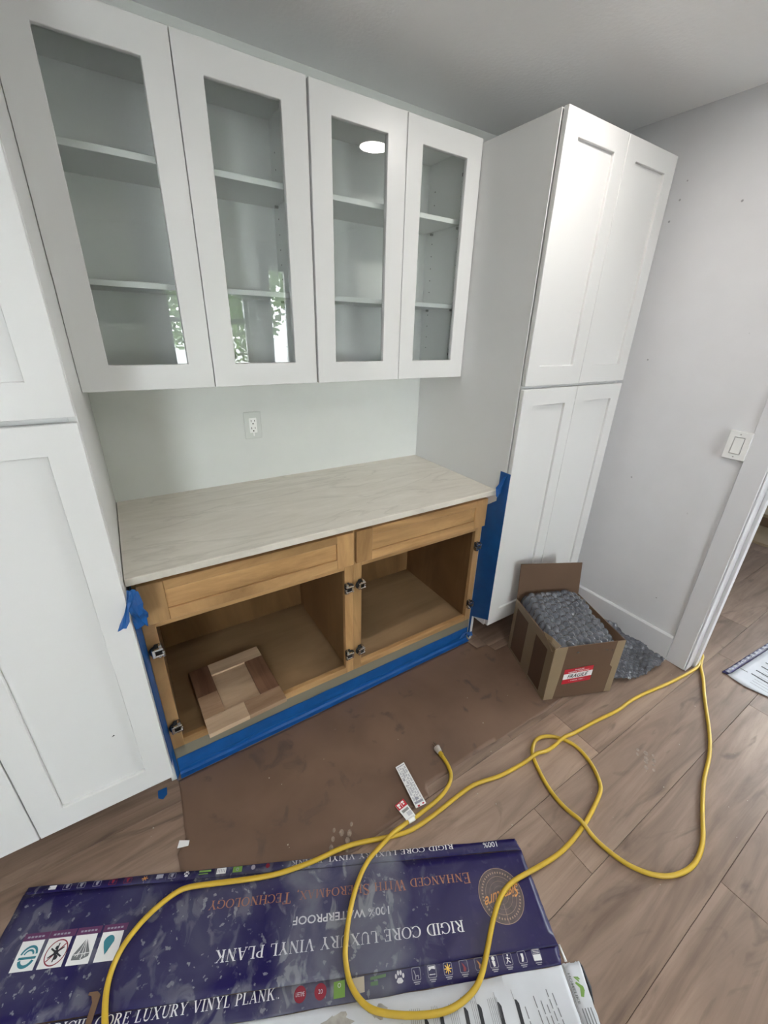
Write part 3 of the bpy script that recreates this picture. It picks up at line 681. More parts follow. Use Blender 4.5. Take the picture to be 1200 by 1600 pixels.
def text_mesh(txt, size, shear=0.0, bold=0.0):
    cu = bpy.data.curves.new('text', 'FONT'); cu.body = txt; cu.size = size; cu.shear = shear; cu.resolution_u = 3; cu.offset = bold
    o = bpy.data.objects.new('text', cu); COL.objects.link(o)
    dg = bpy.context.evaluated_depsgraph_get(); me = bpy.data.meshes.new_from_object(o.evaluated_get(dg))
    bpy.data.objects.remove(o); bpy.data.curves.remove(cu); me.materials.clear()
    return me
def text_fit(txt, wid, hgt, shear=0.0, bold=0.0):
    """flat lettering with its lower left corner at the origin, stretched to wid x hgt"""
    me = text_mesh(txt, 1.0, shear, bold)
    xs_ = [v.co.x for v in me.vertices]; ys_ = [v.co.y for v in me.vertices]
    for v in me.vertices:
        v.co.x = (v.co.x-min(xs_))/(max(xs_)-min(xs_))*wid; v.co.y = (v.co.y-min(ys_))/(max(ys_)-min(ys_))*hgt; v.co.z = 0
    return me
# FRAGILE label on the front face
lab = obj('fragile_label', MB().poly([(0.075, -0.0016, 0.088), (0.222, -0.0016, 0.096), (0.222, -0.0016, 0.186), (0.075, -0.0016, 0.178)]), M_redink, box)
lab['label'] = 'red and white FRAGILE label'
obj('label_band', MB().poly([(0.075, -0.0022, 0.117), (0.222, -0.0022, 0.125), (0.222, -0.0022, 0.158), (0.075, -0.0022, 0.150)]), M_paperwhite, lab)
def on_front(txt, x, z, wid, hgt, mat, sh=0.0):
    me = text_fit(txt, wid, hgt, sh, 0.02)
    for v in me.vertices: v.co = Vector((x+v.co.x, -0.0028, z+v.co.y+v.co.x*0.054))
    return tag(link('lettering', me, mat, lab), kind='stuff')
on_front('FRAGILE', 0.096, 0.1235, 0.104, 0.022, M_blackink, 0.25)
on_front('PLEASE', 0.128, 0.1680, 0.046, 0.007, M_paperwhite)
on_front('HANDLE WITH CARE', 0.097, 0.1560, 0.104, 0.006, M_paperwhite)
on_front('- THANK YOU -', 0.108, 0.1030, 0.080, 0.007, M_paperwhite)

# ------------------------------------------------------------------ bubble wrap
def bubbles(name, label, x0, x1, y0, y1, fn, res, sp, bump, loc, rotz, inside=None):
    nx, ny = int((x1-x0)/res), int((y1-y0)/res); s = MB(); idx = {}
    for i in range(nx+1):
        for j in range(ny+1):
            x, y = x0+(x1-x0)*i/nx, y0+(y1-y0)*j/ny
            if inside and not inside(x, y): continue
            u_, v_ = x*0.94+y*0.34, -x*0.34+y*0.94; r0 = round(v_/(sp*0.866)); best = 9
            for rr in (r0-1, r0, r0+1):
                ox = sp*0.5*(rr % 2); c0 = round((u_-ox)/sp)
                for cc in (c0-1, c0, c0+1):
                    h1, h2 = math.sin(cc*12.9898+rr*78.233)*43758.5453, math.sin(cc*39.346+rr*11.135)*24634.6345
                    bx, by = cc*sp+ox+(h1-math.floor(h1)-0.5)*sp*0.18, rr*sp*0.866+(h2-math.floor(h2)-0.5)*sp*0.18
                    q_ = (bx-u_)**2+(by-v_)**2
                    if q_ < best: best = q_; amp = 0.7+0.5*(h2-math.floor(h2))
            d = math.sqrt(best)/(sp*0.48)
            hgt = bump*math.sqrt(max(0, 1-d*d))*amp
            z = fn(x, y)
            gx = (fn(x+0.004, y)-z)/0.004; gy = (fn(x, y+0.004)-z)/0.004; nl = math.sqrt(1+gx*gx+gy*gy)
            idx[i, j] = len(s.v); s.v.append((x-gx/nl*hgt, y-gy/nl*hgt, z+hgt/nl))
    for i in range(nx):
        for j in range(ny):
            k = [(i, j), (i+1, j), (i+1, j+1), (i, j+1)]
            if all(q in idx for q in k): s.f.append(tuple(idx[q] for q in k))
    o = obj(name, s, M_bubble, None, 0, False, True, loc, rotz)
    m = o.modifiers.new('film', 'SOLIDIFY'); m.thickness = 0.0012
    return tag(o, label, 'bubble wrap')
def heap(x, y):
    u, v = x/bw, y/bd
    z = 0.285+0.085*max(0, v)**1.3
    z += 0.014*noise.noise((x*9, y*9, 2.0))+0.006*noise.noise((x*25, y*22, 4.0))
    z -= 0.16*max(0, 0.12-u)/0.12*0.5
    z -= 0.22*max(0, u-(1.02-0.30*v))
    if v > 0.9: z -= (v-0.9)*0.5
    if v < 0.08: z -= (0.08-v)*0.4
    return z
bubbles('bubble_wrap', 'grey bubble wrap heaped inside the open cardboard box', 0.014, bw-0.036, 0.008, bd-0.012, heap, 0.0034, 0.034, 0.0125, (BX.x, BX.y, 0.0035), math.atan2(e1.y, e1.x))
def sheet_h(x, y):
    return max(0.004, 0.012+0.030*noise.noise((x*11, y*11, 5.0))+max(0, y+1.12)*0.22+max(0, x-2.12)*0.10)
def in_sheet(x, y):
    P = [(1.86, -1.175), (1.95, -1.235), (2.08, -1.262), (2.205, -1.275), (2.262, -1.262), (2.268, -1.12), (2.255, -0.98), (2.20, -0.90), (2.02, -0.92), (1.95, -1.02)]
    c = False
    for (xa, ya), (xb, yb) in zip(P, P[1:]+P[:1]):
        if (ya > y) != (yb > y) and x < (xb-xa)*(y-ya)/(yb-ya)+xa: c = not c
    return c and y > -1.27+0.006*math.sin(x*60)
bubbles('bubble_wrap', 'crumpled clear bubble wrap sheet on the floor against the baseboard', 1.86, 2.27, -1.285, -0.90, sheet_h, 0.0038, 0.030, 0.010, (0, 0, 0), 0, in_sheet)

# ------------------------------------------------------------------ flattened flooring carton
CO = (-0.425, -0.726); CA = math.atan2(-0.4485, 0.8938)
def ch(s_, t__): return 0.0048+0.0010*noise.noise((s_*6, t__*9, 1.0))+0.0006*noise.noise((s_*17, t__*21, 3.0))
carton = empty('flooring_carton', 'flattened blue and white flooring carton spread on the floor in the foreground', 'carton', (CO[0], CO[1], 0), CA)
# local frame: x along the carton, y = -t (t grows towards the viewer)
def panel(name, outline, mat, lift=0.0):
    o = sheet_obj(name, [(s_, -t__) for s_, t__ in outline], 0, 0.0231, lambda x, y: ch(x, -y)+lift, mat, 0.0022, carton); return o
def cseg(a, b, n=14, amp=0.0015):
    return [(a[0]+(b[0]-a[0])*i/n+(rj(amp) if 0 < i < n else 0), a[1]+(b[1]-a[1])*i/n+(rj(amp) if 0 < i < n else 0)) for i in range(n)]
def panel_q(name, corners, mat, lift=0.0, amp=0.0012):
    out = []
    for a, b in zip(corners, corners[1:]+corners[:1]): out += cseg(a, b, 14, amp)
    return panel(name, out, mat, lift)
T0 = 0.009     # shift between this frame and the measured t
main = panel_q('main_panel', [(-0.004, 0.018), (1.534, 0.037), (1.546, 0.270), (0.002, 0.286)], M_carton)
top = panel_q('side_panel', [(0.000, -0.001), (0.76, 0.000), (1.526, 0.003), (1.5335, 0.0355), (-0.003, 0.0168)], M_carton, 0.0)
bot = panel_q('side_panel', [(0.003, 0.2875), (1.546, 0.2715), (1.537, 0.307), (0.787, 0.327), (0.003, 0.345)], M_carton)
wht = panel_q('bottom_panel', [(0.003, 0.3465), (0.787, 0.3285), (1.5362, 0.3085), (1.536, 0.56), (0.003, 0.59)], M_cartonwhite)
end = panel_q('end_flap', [(1.5378, 0.3070), (1.5885, 0.3055), (1.583, 0.412), (1.58, 0.55), (1.5375, 0.55)], M_cartonwhite, 0.0)
panel_q('tuck_tab', [(1.5475, 0.268), (1.5525, 0.268), (1.556, 0.303), (1.549, 0.303)], M_paperwhite, -0.001, 0.0002)
panel_q('dark_edge', [(1.5895, 0.306), (1.594, 0.315), (1.596, 0.355), (1.5865, 0.385)], M_blackink, -0.0015, 0.0004)  # narrow black strip, the dark underside at the flap's edge
def flat(name, polys, mat, parent, lift=0.0008, tri=False):
    """printed shapes: list of polygons in (s, t)"""
    s = MB()
    for p in polys: s.poly([(a, -b, ch(a, b)+lift) for a, b in p])
    o = link(name, s.mesh(name), mat, parent)
    if len(polys) > 1: o['kind'] = 'stuff'
    return o
def print_text(me, fn, mat, parent, name='lettering', lift=0.0009):
    for v in me.vertices:
        s_, t__ = fn(v.co.x, v.co.y); v.co = Vector((s_, -t__, ch(s_, t__)+lift))
    return tag(link(name, me, mat, parent), kind='stuff')

# serif capitals drawn as strokes: l = line (x0,y0,x1,y1,width), a = arc (cx,cy,rx,ry,deg0,deg1,thin,thick), s = serif bar (x,y,len)
TK, TN = 0.15, 0.055
GL = {
 'I': (0.36, [('l', .18, 0, .18, 1, TK), ('s', .18, 0, .34), ('s', .18, 1, .34)]),
 'R': (0.80, [('l', .17, 0, .17, 1, TK), ('s', .17, 0, .34), ('s', .12, 1, .24), ('a', .30, .74, .28, .24, -90, 90, TN, TK), ('l', .17, .98, .32, .98, TN), ('l', .17, .5, .32, .5, TN), ('l', .36, .5, .68, .02, TK), ('s', .70, 0, .2)]),
 'P': (0.68, [('l', .17, 0, .17, 1, TK), ('s', .17, 0, .34), ('s', .12, 1, .24), ('a', .30, .73, .30, .25, -90, 90, TN, TK), ('l', .17, .98, .32, .98, TN), ('l', .17, .48, .32, .48, TN)]),
 'D': (0.86, [('l', .17, 0, .17, 1, TK), ('s', .12, 0, .24), ('s', .12, 1, .24), ('a', .34, .5, .44, .48, -90, 90, TN, TK), ('l', .17, .98, .36, .98, TN), ('l', .17, .02, .36, .02, TN)]),
 'G': (0.88, [('a', .46, .5, .40, .48, 35, 325, TN, TK), ('l', .76, .06, .76, .40, TK), ('s', .74, .42, .30), ('l', .79, .70, .80, .97, TN)]),
 'C': (0.82, [('a', .46, .5, .40, .48, 38, 322, TN, TK), ('l', .77, .70, .78, .97, TN), ('l', .77, .03, .78, .24, TN)]),
 'O': (0.92, [('a', .46, .5, .40, .48, 0, 360, TN, TK)]),
 'E': (0.70, [('l', .17, 0, .17, 1, TK), ('l', .05, .975, .60, .975, TN), ('l', .05, .025, .64, .025, TN), ('l', .17, .51, .48, .51, TN), ('l', .60, .78, .60, 1, TN), ('l', .64, 0, .64, .24, TN), ('l', .48, .40, .48, .62, TN)]),
 'L': (0.66, [('l', .17, 0, .17, 1, TK), ('s', .17, 1, .34), ('l', .05, .025, .60, .025, TN), ('l', .60, 0, .60, .26, TN)]),
 'U': (0.88, [('l', .19, .28, .19, 1, TK), ('s', .18, 1, .32), ('a', .45, .30, .27, .28, 180, 360, TK, TN), ('l', .72, .28, .72, 1, TN), ('s', .72, 1, .26)]),
 'X': (0.86, [('l', .14, .99, .70, .01, TK), ('l', .72, .99, .12, .01, TN), ('s', .15, 1, .28), ('s', .71, 1, .24), ('s', .12, 0, .24), ('s', .70, 0, .30)]),
 'Y': (0.84, [('l', .13, .99, .42, .46, TK), ('l', .71, .99, .42, .46, TN), ('l', .42, 0, .42, .48, TK), ('s', .14, 1, .28), ('s', .70, 1, .24), ('s', .42, 0, .34)]),
 'V': (0.84, [('l', .13, .99, .42, .01, TK), ('l', .71, .99, .42, .01, TN), ('s', .14, 1, .28), ('s', .70, 1, .24)]),
 'N': (0.90, [('l', .18, 0, .18, 1, TN), ('l', .16, .99, .72, .02, TK), ('l', .72, 0, .72, 1, TN), ('s', .17, 0, .26), ('s', .12, 1, .22), ('s', .72, 1, .26)]),
 'A': (0.84, [('l', .42, .99, .72, .01, TK), ('l', .42, .99, .12, .01, TN), ('l', .22, .34, .62, .34, TN), ('s', .12, 0, .24), ('s', .71, 0, .28)]),
 'K': (0.84, [('l', .17, 0, .17, 1, TK), ('s', .17, 0, .32), ('s', .17, 1, .32), ('l', .20, .42, .66, .98, TN), ('l', .36, .60, .70, .01, TK), ('s', .66, 1, .24), ('s', .71, 0, .28)]),
 'H': (0.92, [('l', .18, 0, .18, 1, TK), ('l', .74, 0, .74, 1, TK), ('l', .18, .51, .74, .51, TN), ('s', .18, 0, .32), ('s', .18, 1, .32), ('s', .74, 0, .32), ('s', .74, 1, .32)]),
 'W': (1.14, [('l', .12, .99, .36, .01, TK), ('l', .57, .95, .36, .01, TN), ('l', .55, .99, .79, .01, TK), ('l', 1.02, .99, .79, .01, TN), ('s', .13, 1, .26), ('s', .55, 1, .24), ('s', 1.01, 1, .22)]),
 'T': (0.76, [('l', .38, 0, .38, 1, TK), ('s', .38, 0, .34), ('l', .06, .975, .70, .975, TN), ('l', .07, .76, .06, 1, TN), ('l', .69, .76, .70, 1, TN)]),
 'S': (0.64, [('a', .32, .74, .22, .24, 40, 250, TN, TK*.8), ('a', .32, .26, .24, .24, -140, 70, TN, TK*.8), ('l', .20, .62, .46, .38, TK), ('l', .53, .76, .53, .98, TN), ('l', .09, .02, .09, .24, TN)]),
 'M': (1.04, [('l', .17, 0, .17, 1, TN), ('l', .16, .99, .52, .02, TK), ('l', .52, .02, .88, .99, TN), ('l', .87, 0, .87, 1, TK), ('s', .16, 0, .26), ('s', .12, 1, .22), ('s', .90, 1, .22), ('s', .87, 0, .30)]),
 '4': (0.66, [('l', .44, 0, .44, 1, TK), ('l', .44, .99, .06, .32, TN), ('l', .05, .30, .62, .30, TN*1.3)]),
 ',': (0.32, [('l', .16, .10, .10, -.16, TK)]), ' ': (0.42, []),
}
def serif_mesh(txt, small=None):
    """small: size of the letters that do not start a word (small capitals)"""
    s = MB(); x = 0; first = True
    def line(x0, y0, x1, y1, w_):
        d = Vector((x1-x0, y1-y0)).normalized(); n = Vector((-d.y, d.x))*w_/2
        s.quad((x0+n.x, y0+n.y, 0), (x0-n.x, y0-n.y, 0), (x1-n.x, y1-n.y, 0), (x1+n.x, y1+n.y, 0))
    for c in txt:
        k = 1.0 if (first or not small) else small
        n0 = len(s.v); adv, st = GL[c]
        for q in st:
            if q[0] == 'l': line(*q[1:])
            elif q[0] == 's': x_, y_, l_ = q[1:]; yy = y_+(0.022 if y_ < 0.2 else -0.022); line(x_-l_/2, yy, x_+l_/2, yy, 0.05)
            else:
                cx, cy, rx, ry, a0, a1, tn, tk = q[1:]; n = 18; b0 = len(s.v)
                for i in range(n+1):
                    a = math.radians(a0+(a1-a0)*i/n); w_ = (tn+(tk-tn)*abs(math.cos(a))**1.5)/2
                    for sg in (1, -1): s.v.append((cx+(rx+sg*w_-0.02)*math.cos(a), cy+(ry+sg*w_*0.9-0.01)*math.sin(a), 0))
                for i in range(n): p = b0+2*i; s.f.append((p, p+1, p+3, p+2))
        for i in range(n0, len(s.v)): v = s.v[i]; s.v[i] = (x+v[0]*k, v[1]*k, 0)
        x += (adv+0.06)*k; first = c == ' '
    s.v = [(v[0]/x, v[1], 0) for v in s.v]
    return s.mesh('lettering')
print_text(serif_mesh('RIGID CORE LUXURY VINYL PLANK'), lambda x, y: (1.290-x*0.695, 0.193+y*0.025), M_print_white, main)
print_text(serif_mesh('ENHANCED WITH SHERO4MAX, TECHNOLOGY', 0.78), lambda x, y: (1.342-x*0.795, 0.082+y*0.027), M_print_gold, main)
print_text(text_fit('100% WATERPROOF', 1, 1, 0, 0.015), lambda x, y: (1.079-x*0.280, 0.141+y*0.019), M_print_white, main)
print_text(serif_mesh('RIGID CORE LUXURY VINYL PLANK'), lambda x, y: (1.309-x*0.532, 0.0010+y*0.0135), M_print_white, top)
print_text(text_fit('100%', 1, 1), lambda x, y: (1.458-x*0.047, 0.006+y*0.015), M_print_white, top)
print_text(serif_mesh('RIGID CORE LUXURY VINYL PLANK'), lambda x, y: (0.243+x*0.526, 0.3075-0.010*x+0.002-y*0.021), M_print_white, bot)
print_text(text_fit('.', 1, 1), lambda x, y: (0.776+x*0.003, 0.299-y*0.003), M_print_white, bot)
# round seal with script
def disc(cx, cy, r, n=40): return [(cx+r*math.cos(2*PI*i/n), cy+r*math.sin(2*PI*i/n)) for i in range(n)]
def annulus(cx, cy, r0, r1, n=40, a0=0, a1=2*PI):
    return [[(cx+r*math.cos(a), cy+r*math.sin(a)) for r, a in ((r0, a0+(a1-a0)*i/n), (r1, a0+(a1-a0)*i/n), (r1, a0+(a1-a0)*(i+1)/n), (r0, a0+(a1-a0)*(i+1)/n))] for i in range(n)]
sx, st_ = 1.424, 0.147
flat('seal', [disc(sx, st_, 0.0685)], M_print_seal, main, 0.0007)
flat('seal_ring', annulus(sx, st_, 0.0668, 0.0685)+annulus(sx, st_, 0.046, 0.0470)+[[(sx-0.0005, st_+0.02), (sx+0.0007, st_+0.02), (sx+0.0017, st_+0.068), (sx+0.0005, st_+0.068)]], M_print_seal_line, main, 0.0011)
dash = annulus(sx, st_, 0.034, 0.0345)+annulus(sx, st_, 0.022, 0.0224)
for i in range(44):
    a = 2*PI*i/44; r0, r1 = 0.054, 0.0590
    dash.append([(sx+r*math.cos(a+d), st_+r*math.sin(a+d)) for r, d in ((r0, -0.03), (r1, -0.03), (r1, 0.035), (r0, 0.035))])
flat('seal_letters', dash, M_print_seal_line, main, 0.0012)
sg = text_fit('Signature', 1, 1, 0.35, 0.01)
print_text(sg, lambda x, y: (1.486-x*0.115-y*0.004, 0.112+y*0.040+x*0.026), M_print_orange, main, 'script_lettering', 0.0015)
# four white squares at the left end
sqs = [(0.0655, 0.127), (0.132, 0.197), (0.203, 0.264), (0.2725, 0.333)]
sq_o = []
for i, (a, b) in enumerate(sqs):
    q = flat('picture_square', [[(a, 0.126), (b-0.005, 0.126), (b, 0.187), (a+0.004, 0.187)]], M_paperwhite, main, 0.0008)
    sq_o.append(q)
    flat('caption_band', [[(a-0.002, 0.110), (b+0.001, 0.110), (b+0.001, 0.1255), (a-0.002, 0.1255)]], M_print_purple, q, 0.0008)
    for k in range(5): flat('caption', [[(a+0.008+k*0.009, 0.1165), (a+0.0145+k*0.009, 0.1165), (a+0.0145+k*0.009, 0.1205), (a+0.008+k*0.009, 0.1205)]], M_print_grey, q, 0.0012)
c = (0.098, 0.158)
flat('drawing', annulus(c[0], c[1], 0.017, 0.022, 14, PI+0.2, 2*PI-0.2)+annulus(c[0], c[1], 0.010, 0.014, 12, PI+0.3, 2*PI-0.3)+[[(c[0]-0.022, c[1]+0.001), (c[0]+0.022, c[1]+0.001), (c[0]+0.022, c[1]+0.006), (c[0]-0.022, c[1]+0.006)]]+annulus(c[0], c[1]+0.003, 0.014, 0.021, 12, 0.3, PI-0.3), M_print_teal, sq_o[0], 0.0014)
c = (0.168, 0.157)
flat('drawing', annulus(c[0], c[1], 0.0245, 0.027, 30)+[[(c[0]-0.018, c[1]+0.016), (c[0]-0.016, c[1]+0.018), (c[0]+0.018, c[1]-0.016), (c[0]+0.016, c[1]-0.018)]], M_print_red, sq_o[1], 0.0014)
bug = [disc(c[0], c[1], 0.006, 12), disc(c[0]-0.003, c[1]-0.010, 0.004, 10), disc(c[0]+0.004, c[1]+0.010, 0.005, 10)]
for a in range(6):
    q = 0.5+a*PI/3; bug.append([(c[0]+0.004*math.cos(q+.5), c[1]+0.004*math.sin(q+.5)), (c[0]+0.019*math.cos(q+.08), c[1]+0.019*math.sin(q+.08)), (c[0]+0.019*math.cos(q-.08), c[1]+0.019*math.sin(q-.08)), (c[0]+0.004*math.cos(q-.5), c[1]+0.004*math.sin(q-.5))])
flat('drawing', bug, M_blackink, sq_o[1], 0.0016)
a, b_, c_, d_ = (0.236, 0.134), (0.215, 0.167), (0.240, 0.178), (0.257, 0.165)
flat('drawing', [[a, b_, c_], [a, c_, d_], [b_, (b_[0]+0.001, 0.177), c_], [d_, (d_[0], 0.172), c_]], M_ink, sq_o[2], 0.0013)
def stroke(p, q, w_=0.0014):
    d = Vector((q[0]-p[0], q[1]-p[1])).normalized(); n = (-d.y*w_/2, d.x*w_/2)
    return [(p[0]+n[0], p[1]+n[1]), (p[0]-n[0], p[1]-n[1]), (q[0]-n[0], q[1]-n[1]), (q[0]+n[0], q[1]+n[1])]
flat('drawing', [stroke(a, (0.228, 0.172)), stroke(a, (0.248, 0.172)), stroke(b_, d_), stroke(a, c_), stroke((0.222, 0.170), (0.230, 0.160)), stroke((0.238, 0.176), (0.246, 0.163))], M_paperwhite, sq_o[2], 0.0017)
c = (0.298, 0.147)
dp = [(c[0]+0.013*math.cos(q_*PI/10), c[1]+0.013*math.sin(q_*PI/10)) for q_ in range(9, 22)]+[(c[0]+0.0, c[1]+0.024)]
dp = [(c[0]+0.0135*math.cos(PI+q_*PI/12), c[1]+0.0135*math.sin(PI+q_*PI/12)) for q_ in range(13)]+[(c[0]+0.008, c[1]+0.012), (c[0]+0.001, c[1]+0.027), (c[0]-0.008, c[1]+0.012)]
flat('drawing', [dp], M_print_teal, sq_o[3], 0.0014)
# icon row on the front side panel
def rrect(cx, cy, w_, h_, lw):
    o_ = [(-1, -1), (1, -1), (1, 1), (-1, 1)]; P = []
    c_ = 0.25
    pts = []
    for (ux, uy), (a0) in zip(o_, (180, 270, 0, 90)):
        for k in range(3):
            q_ = math.radians(a0+45*k); pts.append((ux*(1-c_*h_/w_ if w_ > h_ else 1-c_)+math.cos(q_)*c_*(h_/w_ if w_ > h_ else 1), uy*(1-c_*(w_/h_ if h_ > w_ else 1))+math.sin(q_)*c_*(w_/h_ if h_ > w_ else 1)))
    n = len(pts); out = []
    for i in range(n):
        p, q_ = pts[i], pts[(i+1) % n]
        out.append([(cx+p[0]*w_/2, cy+p[1]*h_/2), (cx+q_[0]*w_/2, cy+q_[1]*h_/2), (cx+q_[0]*(w_/2-lw), cy+q_[1]*(h_/2-lw)), (cx+p[0]*(w_/2-lw), cy+p[1]*(h_/2-lw))])
    return out
def paw(cx, cy, k=1.0):
    P = [[(cx+a*k, cy+b*k) for a, b in ((-0.008, 0.007), (-0.004, 0.001), (0.004, 0.001), (0.008, 0.007), (0.004, 0.010), (-0.004, 0.010))]]
    for a, b in ((-0.0085, -0.002), (-0.003, -0.007), (0.003, -0.007), (0.0085, -0.002)): P.append([(cx+(a+0.0026*math.cos(q))*k, cy+(b+0.0042*math.sin(q))*k) for q in [i*PI/5 for i in range(10)]])
    return P
icons = [(1.476, 'bars'), (1.434, 'foot'), (1.393, 'run'), (1.352, 'drop'), (1.311, 'flame'), (1.268, 'heel'), (1.224, 'sun'), (1.180, 'wave'), (1.137, 'chair')]
for s0, kd in icons:
    tt = 0.2862+(1.476-s0)*0.014
    q = flat('icon_frame', rrect(s0, tt-0.003, 0.0235, 0.0245, 0.0011), M_print_grey, bot, 0.0010)
    if kd == 'bars': pol, mt = [[(s0-0.0105, tt-0.004), (s0+0.0105, tt-0.004), (s0+0.0105, tt+0.008), (s0-0.0105, tt+0.008)]]+[stroke((s0-0.009, tt-0.0125+0.003*k), (s0+0.009, tt-0.0125+0.003*k), 0.0012) for k in range(3)], M_print_white
    elif kd == 'sun': pol, mt = [disc(s0, tt-0.003, 0.0035, 10)]+[stroke((s0+0.003*math.cos(k*PI/4), tt-0.003+0.003*math.sin(k*PI/4)), (s0+0.010*math.cos(k*PI/4), tt-0.003+0.010*math.sin(k*PI/4)), 0.0022) for k in range(8)], M_print_yellow
    elif kd in ('flame', 'heel'): pol, mt = [[(s0-0.005, tt-0.011), (s0+0.001, tt-0.006), (s0+0.006, tt+0.001), (s0+0.003, tt+0.007), (s0-0.003, tt+0.006), (s0-0.001, tt-0.001)]], (M_print_orange if kd == 'flame' else M_print_red)
    elif kd == 'foot': pol, mt = [[(s0-0.003, tt-0.010), (s0+0.004, tt-0.010), (s0+0.004, tt-0.001), (s0+0.001, tt+0.006), (s0-0.004, tt+0.006), (s0-0.002, tt-0.002)]], M_print_white
    elif kd == 'run': pol, mt = [disc(s0+0.001, tt-0.011, 0.0022, 8), stroke((s0, tt-0.008), (s0-0.001, tt-0.001), 0.003), stroke((s0-0.001, tt-0.001), (s0+0.006, tt+0.004), 0.002), stroke((s0-0.001, tt-0.001), (s0-0.006, tt+0.005), 0.002), stroke((s0-0.005, tt-0.006), (s0+0.006, tt-0.004), 0.0016)], M_print_white
    elif kd == 'drop': pol, mt = [disc(s0, tt-0.009, 0.0045, 10), [(s0-0.005, tt-0.005), (s0+0.004, tt-0.004), (s0+0.003, tt+0.006), (s0-0.002, tt+0.007)]], M_print_white
    elif kd == 'wave': pol, mt = [[(s0-0.009, tt-0.012), (s0+0.009, tt-0.013), (s0+0.009, tt-0.006), (s0, tt-0.008), (s0-0.008, tt-0.004)], stroke((s0-0.008, tt+0.003), (s0+0.008, tt+0.003))], M_print_white
    else: pol, mt = [stroke((s0-0.006, tt-0.010), (s0-0.002, tt+0.001), 0.002), stroke((s0-0.002, tt+0.001), (s0+0.006, tt+0.001), 0.002), stroke((s0+0.005, tt+0.001), (s0+0.005, tt+0.007), 0.002), stroke((s0-0.002, tt+0.001), (s0-0.003, tt+0.007), 0.002)], M_print_grey
    flat('icon', pol, mt, q, 0.0013)
    flat('caption', [stroke((s0-0.009, tt+0.0125), (s0+0.009, tt+0.0125), 0.0022), stroke((s0-0.006, tt+0.0160), (s0+0.006, tt+0.0160), 0.0016)], M_print_grey, q, 0.0012)
flat('paw_print', paw(1.092, 0.290, 1.15), M_print_white, bot, 0.0011)
flat('green_mark', [[(1.014, 0.283), (1.056, 0.280), (1.056, 0.286), (1.014, 0.289)], [(1.014, 0.292), (1.034, 0.291), (1.034, 0.299), (1.014, 0.299)]], plain('pale green print', (0.10, 0.17, 0.09), 0.5), bot, 0.0011)
flat('beige_square', [[(0.965, 0.281), (0.998, 0.279), (0.998, 0.308), (0.965, 0.310)]], M_print_beige, bot, 0.0011)
gq = flat('green_badge', [[(0.918, 0.283), (0.947, 0.281), (0.947, 0.312), (0.918, 0.313)]], M_print_green, bot, 0.0011)
flat('badge_mark', annulus(0.9325, 0.290, 0.003, 0.0045, 12), M_print_white, gq, 0.0014)
for cx, tx in ((0.884, '20'), (0.832, 'LIFETIME')):
    cy = 0.2965
    q = flat('red_badge', [disc(cx, cy, 0.0155, 24)], M_print_red, bot, 0.0011)
    wd_ = 0.011 if tx == '20' else 0.022
    print_text(text_fit(tx, 1, 1), lambda x, y: (cx-wd_/2+x*wd_, cy+0.004-y*0.008), M_print_white, q, 'lettering', 0.0016)
# icons along the far side panel
for k, (s0, mt, kd) in enumerate(((0.070, M_print_white, 'f'), (0.112, M_print_grey, 'o'), (0.152, M_print_grey, 'o'), (0.197, M_print_grey, 'o'), (0.242, M_print_red, 'o'), (0.285, M_print_red, 'o'), (0.335, M_print_orange, 's'), (0.378, M_print_grey, 'f'), (0.415, M_print_grey, 'o'), (0.458, M_print_white, 'p'), (0.513, M_print_green, 'g'), (0.563, M_paperwhite, 'q'), (0.612, M_print_green, 'q'), (0.660, M_print_grey, 'b'), (0.705, M_print_red, 'b'))):
    tt = 0.0075
    if kd == 'f': P = [[(s0-0.010, 0.001), (s0+0.010, 0.001), (s0+0.010, 0.011), (s0-0.010, 0.011)]]
    elif kd == 'o': P = rrect(s0, tt, 0.022, 0.014, 0.001)+[[(s0-0.004, 0.003), (s0+0.005, 0.002), (s0+0.002, 0.012), (s0-0.003, 0.010)]]
    elif kd == 's': P = [stroke((s0, tt), (s0+0.009*math.cos(a*PI/3), tt+0.006*math.sin(a*PI/3)), 0.002) for a in range(6)]
    elif kd == 'p': P = paw(s0, tt, 0.7)
    elif kd == 'g': P = [[(s0-0.018, 0.002), (s0+0.018, 0.002), (s0+0.018, 0.007), (s0-0.018, 0.007)], [(s0-0.018, 0.010), (s0+0.010, 0.010), (s0+0.010, 0.013), (s0-0.018, 0.013)]]
    elif kd == 'q': P = [[(s0-0.014, 0.001), (s0+0.014, 0.001), (s0+0.014, 0.016), (s0-0.014, 0.016)]]
    else: P = [disc(s0, tt, 0.0065, 14)]
    flat('icon', P, mt, top, 0.0010)
flat('icon_mark', annulus(0.612, 0.0085, 0.0025, 0.0045, 12)+[stroke((0.553+0.005*k, 0.004), (0.553+0.005*k, 0.013), 0.002) for k in range(5)], M_print_grey, top, 0.0014)
# torn strip near the left end
q = flat('torn_strip', [[(0.298, 0.243), (0.318, 0.243), (0.328, 0.250), (0.332, 0.330), (0.318, 0.330), (0.314, 0.262), (0.306, 0.250), (0.297, 0.248)]], M_cardin, main, 0.004)
q.modifiers.new('t', 'SOLIDIFY').thickness = 0.002
